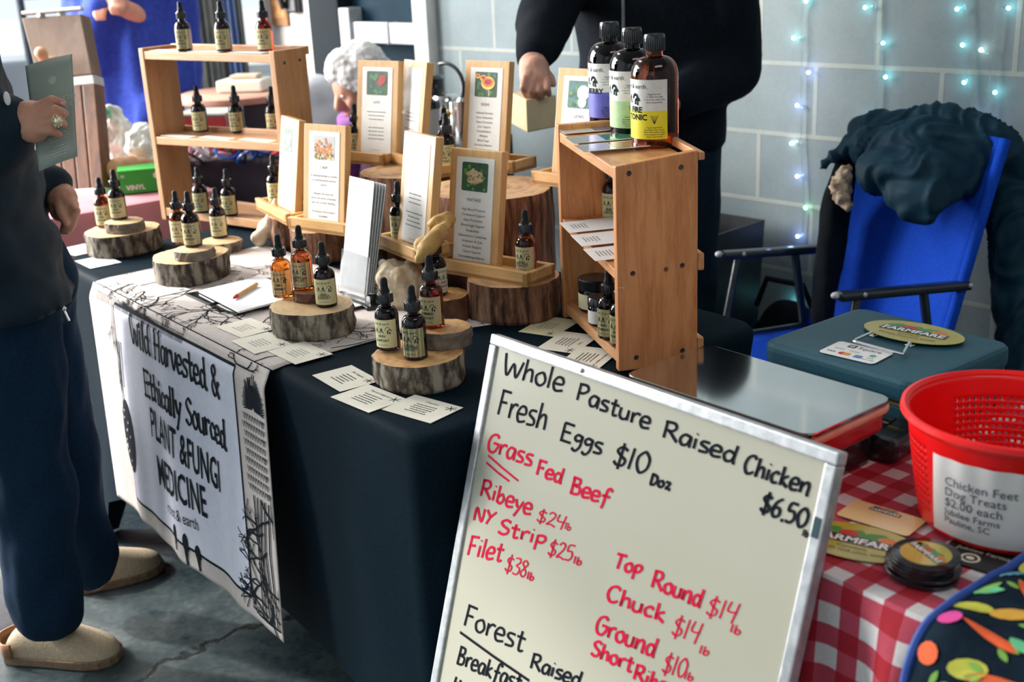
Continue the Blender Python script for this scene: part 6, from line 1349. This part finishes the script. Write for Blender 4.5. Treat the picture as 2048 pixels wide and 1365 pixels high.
mb=MB(); c=L(oc)+V((.015,.01,-.125)); mb.chain([(c+V((.075*math.cos(k/10*6.283),.075*math.sin(k/10*6.283),.012*math.sin(k*2))),.038) for k in range(11)]); mb.chain([(c+V((-.06,-.05,-.02)),.05),(c+V((-.07,-.07,-.14)),.04)]); blob(mb,'purple_scarf',purple,op,.009,3,lambda v:.010*noise.noise(v*28))
mb=MB(); mb.chain([(V((0,0,.80)),.12),(V((.03,.02,.62)),.17),(V((.03,.02,.40)),.17)]); mb.chain([(V((.02,.18,.78)),.07),(V((-.03,.22,.6)),.06),(V((-.2,.1,.52)),.05)]); mb.chain([(V((0,-.18,.78)),.07),(V((-.08,-.22,.6)),.06),(V((-.25,-.15,.52)),.05)]); blob(mb,'dark_cardigan',pm('plum_wool',(.05,.02,.06),(.08,.03,.09),40,.9),op,.014,3,folds(.008,8,8))
mb=MB(); mb.chain([(V((-.2,.10,.45)),.10),(V((-.24,.12,.22)),.09),(V((-.24,.12,.08)),.075)]); mb.chain([(V((-.12,-.22,.45)),.10),(V((-.16,-.26,.22)),.09),(V((-.16,-.26,.08)),.075)]); blob(mb,'trousers',dark_trouser,op,.014,3)
st_=thing('stool','plain stool under the white-haired person','stool',ob+V((.03,.02,0)),0); MB().lathe([(.17,.24),(.17,.27)],24).build('seat',pine,st_); 
for k in range(3): a=k*2.1; MB().lathe([(.015,.001),(.015,.239)],10,0,Matrix.Translation((.12*math.cos(a),.12*math.sin(a),0))).build('leg',pine,st_)
# ================================================================ stalls behind
gc=D(642,200,4.75)
g_=thing('draped_coat','pale grey puffy coat heaped beside the white-haired person','coat',V((gc.x,gc.y,0)),0); mb=MB(); mb.chain([(V((0,0,.06)),.16),(V((.02,0,.5)),.16),(V((.0,0,gc.z-.02)),.12)]); mb.chain([(V((-.1,0,gc.z-.05)),.09),(V((.12,.02,gc.z+.02)),.075)]); blob(mb,'coat_shell',greyc,g_,.016,3,lambda v:.02*noise.noise(v*9))
pinkc=pm('pink_tablecloth_cotton',(.62,.27,.31),(.55,.23,.27),8,.85)
pkt=thing('tablecloth','dusty pink tablecloth on the stall table beyond the left table end','tablecloth',P(2.52,.335,0),TA)
mb=MB(); mb.box((0,0,.370),(.95,.68,.738)); mb.build('cloth',pinkc,pkt,bev=.025,smooth=True)
def quadslab(mb,cs,d,th,mi=0):
    ps=[D(x,y,dd) for (x,y),dd in zip(cs,d)]; n=(ps[1]-ps[0]).cross(ps[3]-ps[0]).normalized(); n=n if n.dot(ps[0]-CAM)>0 else -n
    return ps,n
brownw=wood('dark_stained_planks_z',(.17,.062,.022),(.06,.02,.008),'z',.5,6); brownl=wood('dull_brown_board_z',(.19,.115,.075),(.13,.075,.048),'z',.6,4); galv=pm('galvanised_strip',(.42,.42,.40),(.55,.55,.52),40,.5,.4)
wcz=thing('wooden_case','upright brown wooden case with metal bands and a round knob, behind the leaflet','case',at(140,392,TZ+.004),0); wo=V(wcz.location)
def slab(name,cs,ds,th,mat,par=wcz):
    ps=[D(x,y,dd)-wo for (x,y),dd in zip(cs,ds)]; n=(ps[1]-ps[0]).cross(ps[3]-ps[0]).normalized(); n=n if n.dot(V(ps[0])+wo-CAM)>0 else -n
    return MB().hexa([ps[3],ps[2],ps[2]+n*th,ps[3]+n*th,ps[0],ps[1],ps[1]+n*th,ps[0]+n*th]).build(name,mat,par,bev=.003)
slab('upper_board',[(43,36),(161,28),(184,148),(76,158)],[3.72,3.66,3.66,3.72],.05,brownl)
slab('metal_band',[(76,160),(186,150),(189,168),(79,178)],[3.70,3.64,3.64,3.70],.05,galv)
for i in range(4):
    f0,f1=i/4+.012,(i+1)/4-.012; a=lambda f:(79+(190-79)*f,178-10*f); b=lambda f:(104+(208-104)*f,386-6*f); slab('plank',[a(f0),a(f1),b(f1),b(f0)],[3.70-.06*f0,3.70-.06*f1,3.70-.06*f1,3.70-.06*f0],.05,brownw)
slab('metal_foot',[(102,381),(210,375),(212,390),(104,397)],[3.68,3.62,3.62,3.68],.06,galv)
slab('top_bar',[(42,22),(161,12),(162,19),(43,29)],[3.71,3.65,3.65,3.71],.02,galv)
for x in(72,114): slab('bar_post',[(x,18),(x+6,17),(x+8,34),(x+1,35)],[3.7,3.69,3.69,3.7],.02,galv)
mb=MB(); p=D(82,106,3.60)-wo; mb.chain([(p,.019),(p+V((0,.02,-.028)),.012),(p+V((0,.09,-.03)),.012)]); mb.build('knob',pm('peach_turned_wood',(.72,.42,.24),(.6,.32,.16),20,.45),wcz,True)
gb=thing('carton','green carton with white printing on the pink tablecloth','box',at(285,392,TZ+.002)+V((0,.05,0)),math.atan2(*(lambda d:(d.y,d.x))(at(318,388,TZ)-at(236,396,TZ)))); MB().box((0,.05,.036),(.155,.10,.070)).build('carton_body',pm('green_carton',(.02,.30,.03),(.03,.36,.05),10,.5),gb,bev=.002)
mb=MB(); Mg=Matrix.Translation((0,-.0006,.0))@Matrix.Rotation(R(90),4,'X'); v,f=text2d('VINYL',.020,'CENTER',.02); mb.add([(x-.03,y+.012,.0) for x,y in v],f,0,Mg); mb.add([(.035+.011*math.cos(k/14*6.283),.05+.010*math.sin(k/14*6.283),0) for k in range(14)],[tuple(range(14))],0,Mg); v,f=text2d('50',.012,'LEFT'); mb.add([(x-.07,y+.05,0) for x,y in v],f,0,Mg); mb.build('carton_print',whi,gb)
plas=pm('white_plastic_film',(.80,.84,.82),(.60,.66,.64),9,.25,coat=.3); crust=pm('brown_bread_crust',(.50,.30,.15),(.34,.18,.08),12,.7)
lv=thing('bread_loaf','round brown loaf lying before the white plastic bags','bread',D(250,338,3.72),.3); mb=MB(); mb.ball((0,0,0),(.10,.055,.038)); blob(mb,'loaf',crust,lv,.006,3,lambda v:.004*noise.noise(v*40))
for i,(x,y,dd,rr,lab) in enumerate(((232,270,3.85,(.05,.05,.095),'tall crumpled white plastic bag of bread with a green clip'),(283,275,3.8,(.055,.05,.07),'low crumpled bright white plastic bag of bread beside the pale rack'))):
    c=D(x,y,dd); o=thing('plastic_bag',lab,'bag',V((c.x,c.y,TZ+.004+rr[2]*.15)),0); mb=MB(); mb.ball((0,0,rr[2]*1.3),rr); mb.ball((.01,0,rr[2]*.6),(rr[0]*1.1,rr[1],rr[2]*.7)); blob(mb,'bag_film',plas,o,.006,1,lambda v:.014*noise.noise(v*30)+.006*noise.noise(v*70))
    if i==0: mb=MB(); mb.ball((-.01,-.04,rr[2]*2.05),(.018,.014,.014)); mb.build('green_clip',pm('mint_plastic',(.08,.55,.33),None,20,.4),o,True)
# black drum with wooden top, tray on it
dc=D(475,185,4.30); dr_=thing('drum_table','black drum used as a table, with a round pinkish wooden top, behind the pale rack','table',V((dc.x,dc.y,0)),0)
MB().lathe([(.185,.001),(.19,.02),(.19,dc.z-.03),(.185,dc.z-.025)],40).build('drum',pm('black_steel_drum',(.012,.016,.02),(.02,.024,.03),14,.6),dr_,True); MB().lathe([(.205,dc.z-.024),(.208,dc.z-.018),(.208,dc.z-.002),(.2,dc.z+.004),(0,dc.z+.004)],48).build('round_top',pm('pinkish_wood',(.58,.32,.24),(.50,.27,.2),14,.5),dr_,True)
tc_=D(488,160,4.28); tr=thing('white_tray','white box tray on the drum table','tray',V((tc_.x,tc_.y,dc.z+.0055)),-.15); MB().box((0,0,.022),(.17,.12,.042)).build('tray_body',paper_c,tr,bev=.008); MB().box((.01,0,.052),(.10,.07,.014)).build('raised_lid',pm('buff_card',(.62,.5,.38),None,20,.6),tr,bev=.004)
# dark stall table with a heap of bracelets and a red tray
bt_=D(475,365,3.75); bz=.80; stl=thing('display_case','low dark stall case behind the bottom of the pale rack','case',V((bt_.x+.03,bt_.y+.14,0)),R(-12)); MB().box((0,0,bz/2-.001),(.46,.28,bz-.002)).build('case_body',pm('dark_plum_cloth',(.018,.012,.022),(.03,.02,.036),10,.85),stl,bev=.01)
rb_=thing('red_tray','shallow red tray with a grey edge above the heap of bracelets','tray',V((bt_.x-.12,bt_.y+.24,bz+.001)),R(-12)); MB().box((0,0,.06),(.17,.14,.118)).build('tray_body',redp,rb_,bev=.006); MB().box((0,0,.124),(.18,.15,.008)).build('grey_edge',galv,rb_,bev=.003)
cols=[('white',(.8,.8,.82)),('pink',(.75,.30,.42)),('silver',(.6,.62,.66)),('red',(.55,.02,.04)),('blue',(.03,.12,.5)),('black',(.02,.02,.025))]; rb3=random.Random(5)
for i in range(24):
    n_,c_=cols[i%6]; x=bt_.x+rb3.uniform(-.13,.15); y=bt_.y+rb3.uniform(-.02,.06); z=bz+.012+rb3.uniform(0,.085)*(1-abs(x-bt_.x)/.2); r=rb3.uniform(.022,.036)
    o=MB(); M=Matrix.Rotation(rb3.uniform(-.9,.9),4,'X')@Matrix.Rotation(rb3.uniform(-.9,.9),4,'Y'); o.tube([M@V((r*math.cos(k/20*6.2832),r*math.sin(k/20*6.2832),0)) for k in range(21)],.0055,8)
    tag(o.build('bracelet',pm('bracelet_'+n_,c_,None,30,.25,coat=.5),None,True,loc=(x,y,z)),n_+' bracelet in the heap on the dark stall case','bracelet','bracelets heaped on the dark stall case')
# coffee cup and chrome espresso machine
CUPL=V((D(860,270,3.62).x,D(860,270,3.62).y,D(890,190,3.75).z-.1185)); cup=thing('coffee_cup','pale paper cup with a black lid behind the bright slanted stands','cup',CUPL)#P(.995,.690,ZS+.0005),0)
MB().lathe([(.026,0),(.036,.105),(.0345,.105),(.025,.004),(0,.004)],32).build('cup_body',pm('pale_pinkish_paper',(.72,.66,.64),None,14,.6),cup,True); MB().lathe([(.0385,.103),(.0385,.112),(.036,.124),(.034,.126),(.032,.121),(0,.121)],32).build('lid',cap_black,cup,True)
ec=D(890,190,3.75); es=thing('espresso_machine','chrome espresso machine with black handles and gold knobs behind the cup','machine',V((ec.x,ec.y,0)),R(-35)); ez=ec.z
MB().box((.02,-.04,(ez-.12)/2),(.34,.26,ez-.122)).build('cabinet',pm('black_cabinet_paint',(.006,.010,.013),(.010,.014,.018),20,.6),es,bev=.01)
mb=MB(); mb.lathe([(.05,ez-.12),(.05,ez-.02),(.04,ez-.0),(0,ez+.002)],28); mb.build('chrome_boiler',chrome,es,True); mb=MB(); mb.lathe([(.03,ez-.12),(.03,ez-.01),(.02,ez+.0),(0,ez)],24,0,Matrix.Translation((.09,-.03,0))); mb.build('chrome_head',chrome,es,True)
MB().lathe([(.038,ez+.0),(.045,ez+.01),(.045,ez+.05),(.035,ez+.06),(0,ez+.06)],24,0,Matrix.Translation((-.055,0,0))).build('black_hopper',cap_black,es,True)
mb=MB(); mb.tube([(.02+.07*math.cos(t),-.02,ez+.03+.07*math.sin(t)) for t in [R(-50+12*k) for k in range(14)]],.006,8); mb.build('black_hose',cap_black,es,True)
for x,z in((-.01,.0),(.06,-.045)): MB().ball((x,-.07,ez+z),.012).build('gold_knob',pm('gold_knob',(.75,.48,.12),None,20,.3,.5),es,True)
mb=MB(); mb.tube([(-.035,-.06,ez-.02),(-.06,-.06,ez-.11)],.010,10); mb.build('chrome_wand',chrome,es,True)
# outside, seen through the open door at the far left
struct(MB().box((0,0,0),(30,30,.05)).build('ground_outside',pm('bright_concrete_apron',(.72,.72,.70),(.66,.66,.65),2,.8),loc=(-16,18,-.09)))
ow=D(38,110,8.5); t=thing('grey_trailer','blurred grey trailer side outside the open door','trailer',V((ow.x-.9,ow.y,0)),R(20)); MB().box((0,0,.50),(2.1,.6,.50)).build('trailer_body',pm('pale_slate_panel',(.50,.54,.60),(.46,.50,.56),4,.6),t,bev=.03)
for x in(-.6,.6): MB().lathe([(.05,-.08),(.24,-.08),(.25,-.05),(.25,.05),(.24,.08),(.05,.08)],28,0,Matrix.Translation((x,-.22,.25))@Matrix.Rotation(R(90),4,'X')).build('wheel',blk,t,True)
cn=D(240,-20,6.2); t=thing('navy_banner','dark navy cloth banner hanging in the doorway above the wooden case','banner',V((cn.x,cn.y,0)),R(12)); MB().box((.25,0,1.66),(1.5,.02,.86)).build('banner_cloth',pm('deep_navy_cloth',(.008,.02,.10),(.012,.03,.13),8,.85),t)
for x in(-.5,1.0): MB().lathe([(.02,.001),(.02,2.12)],12,0,Matrix.Translation((x,.03,0))).build('post',tubem,t)
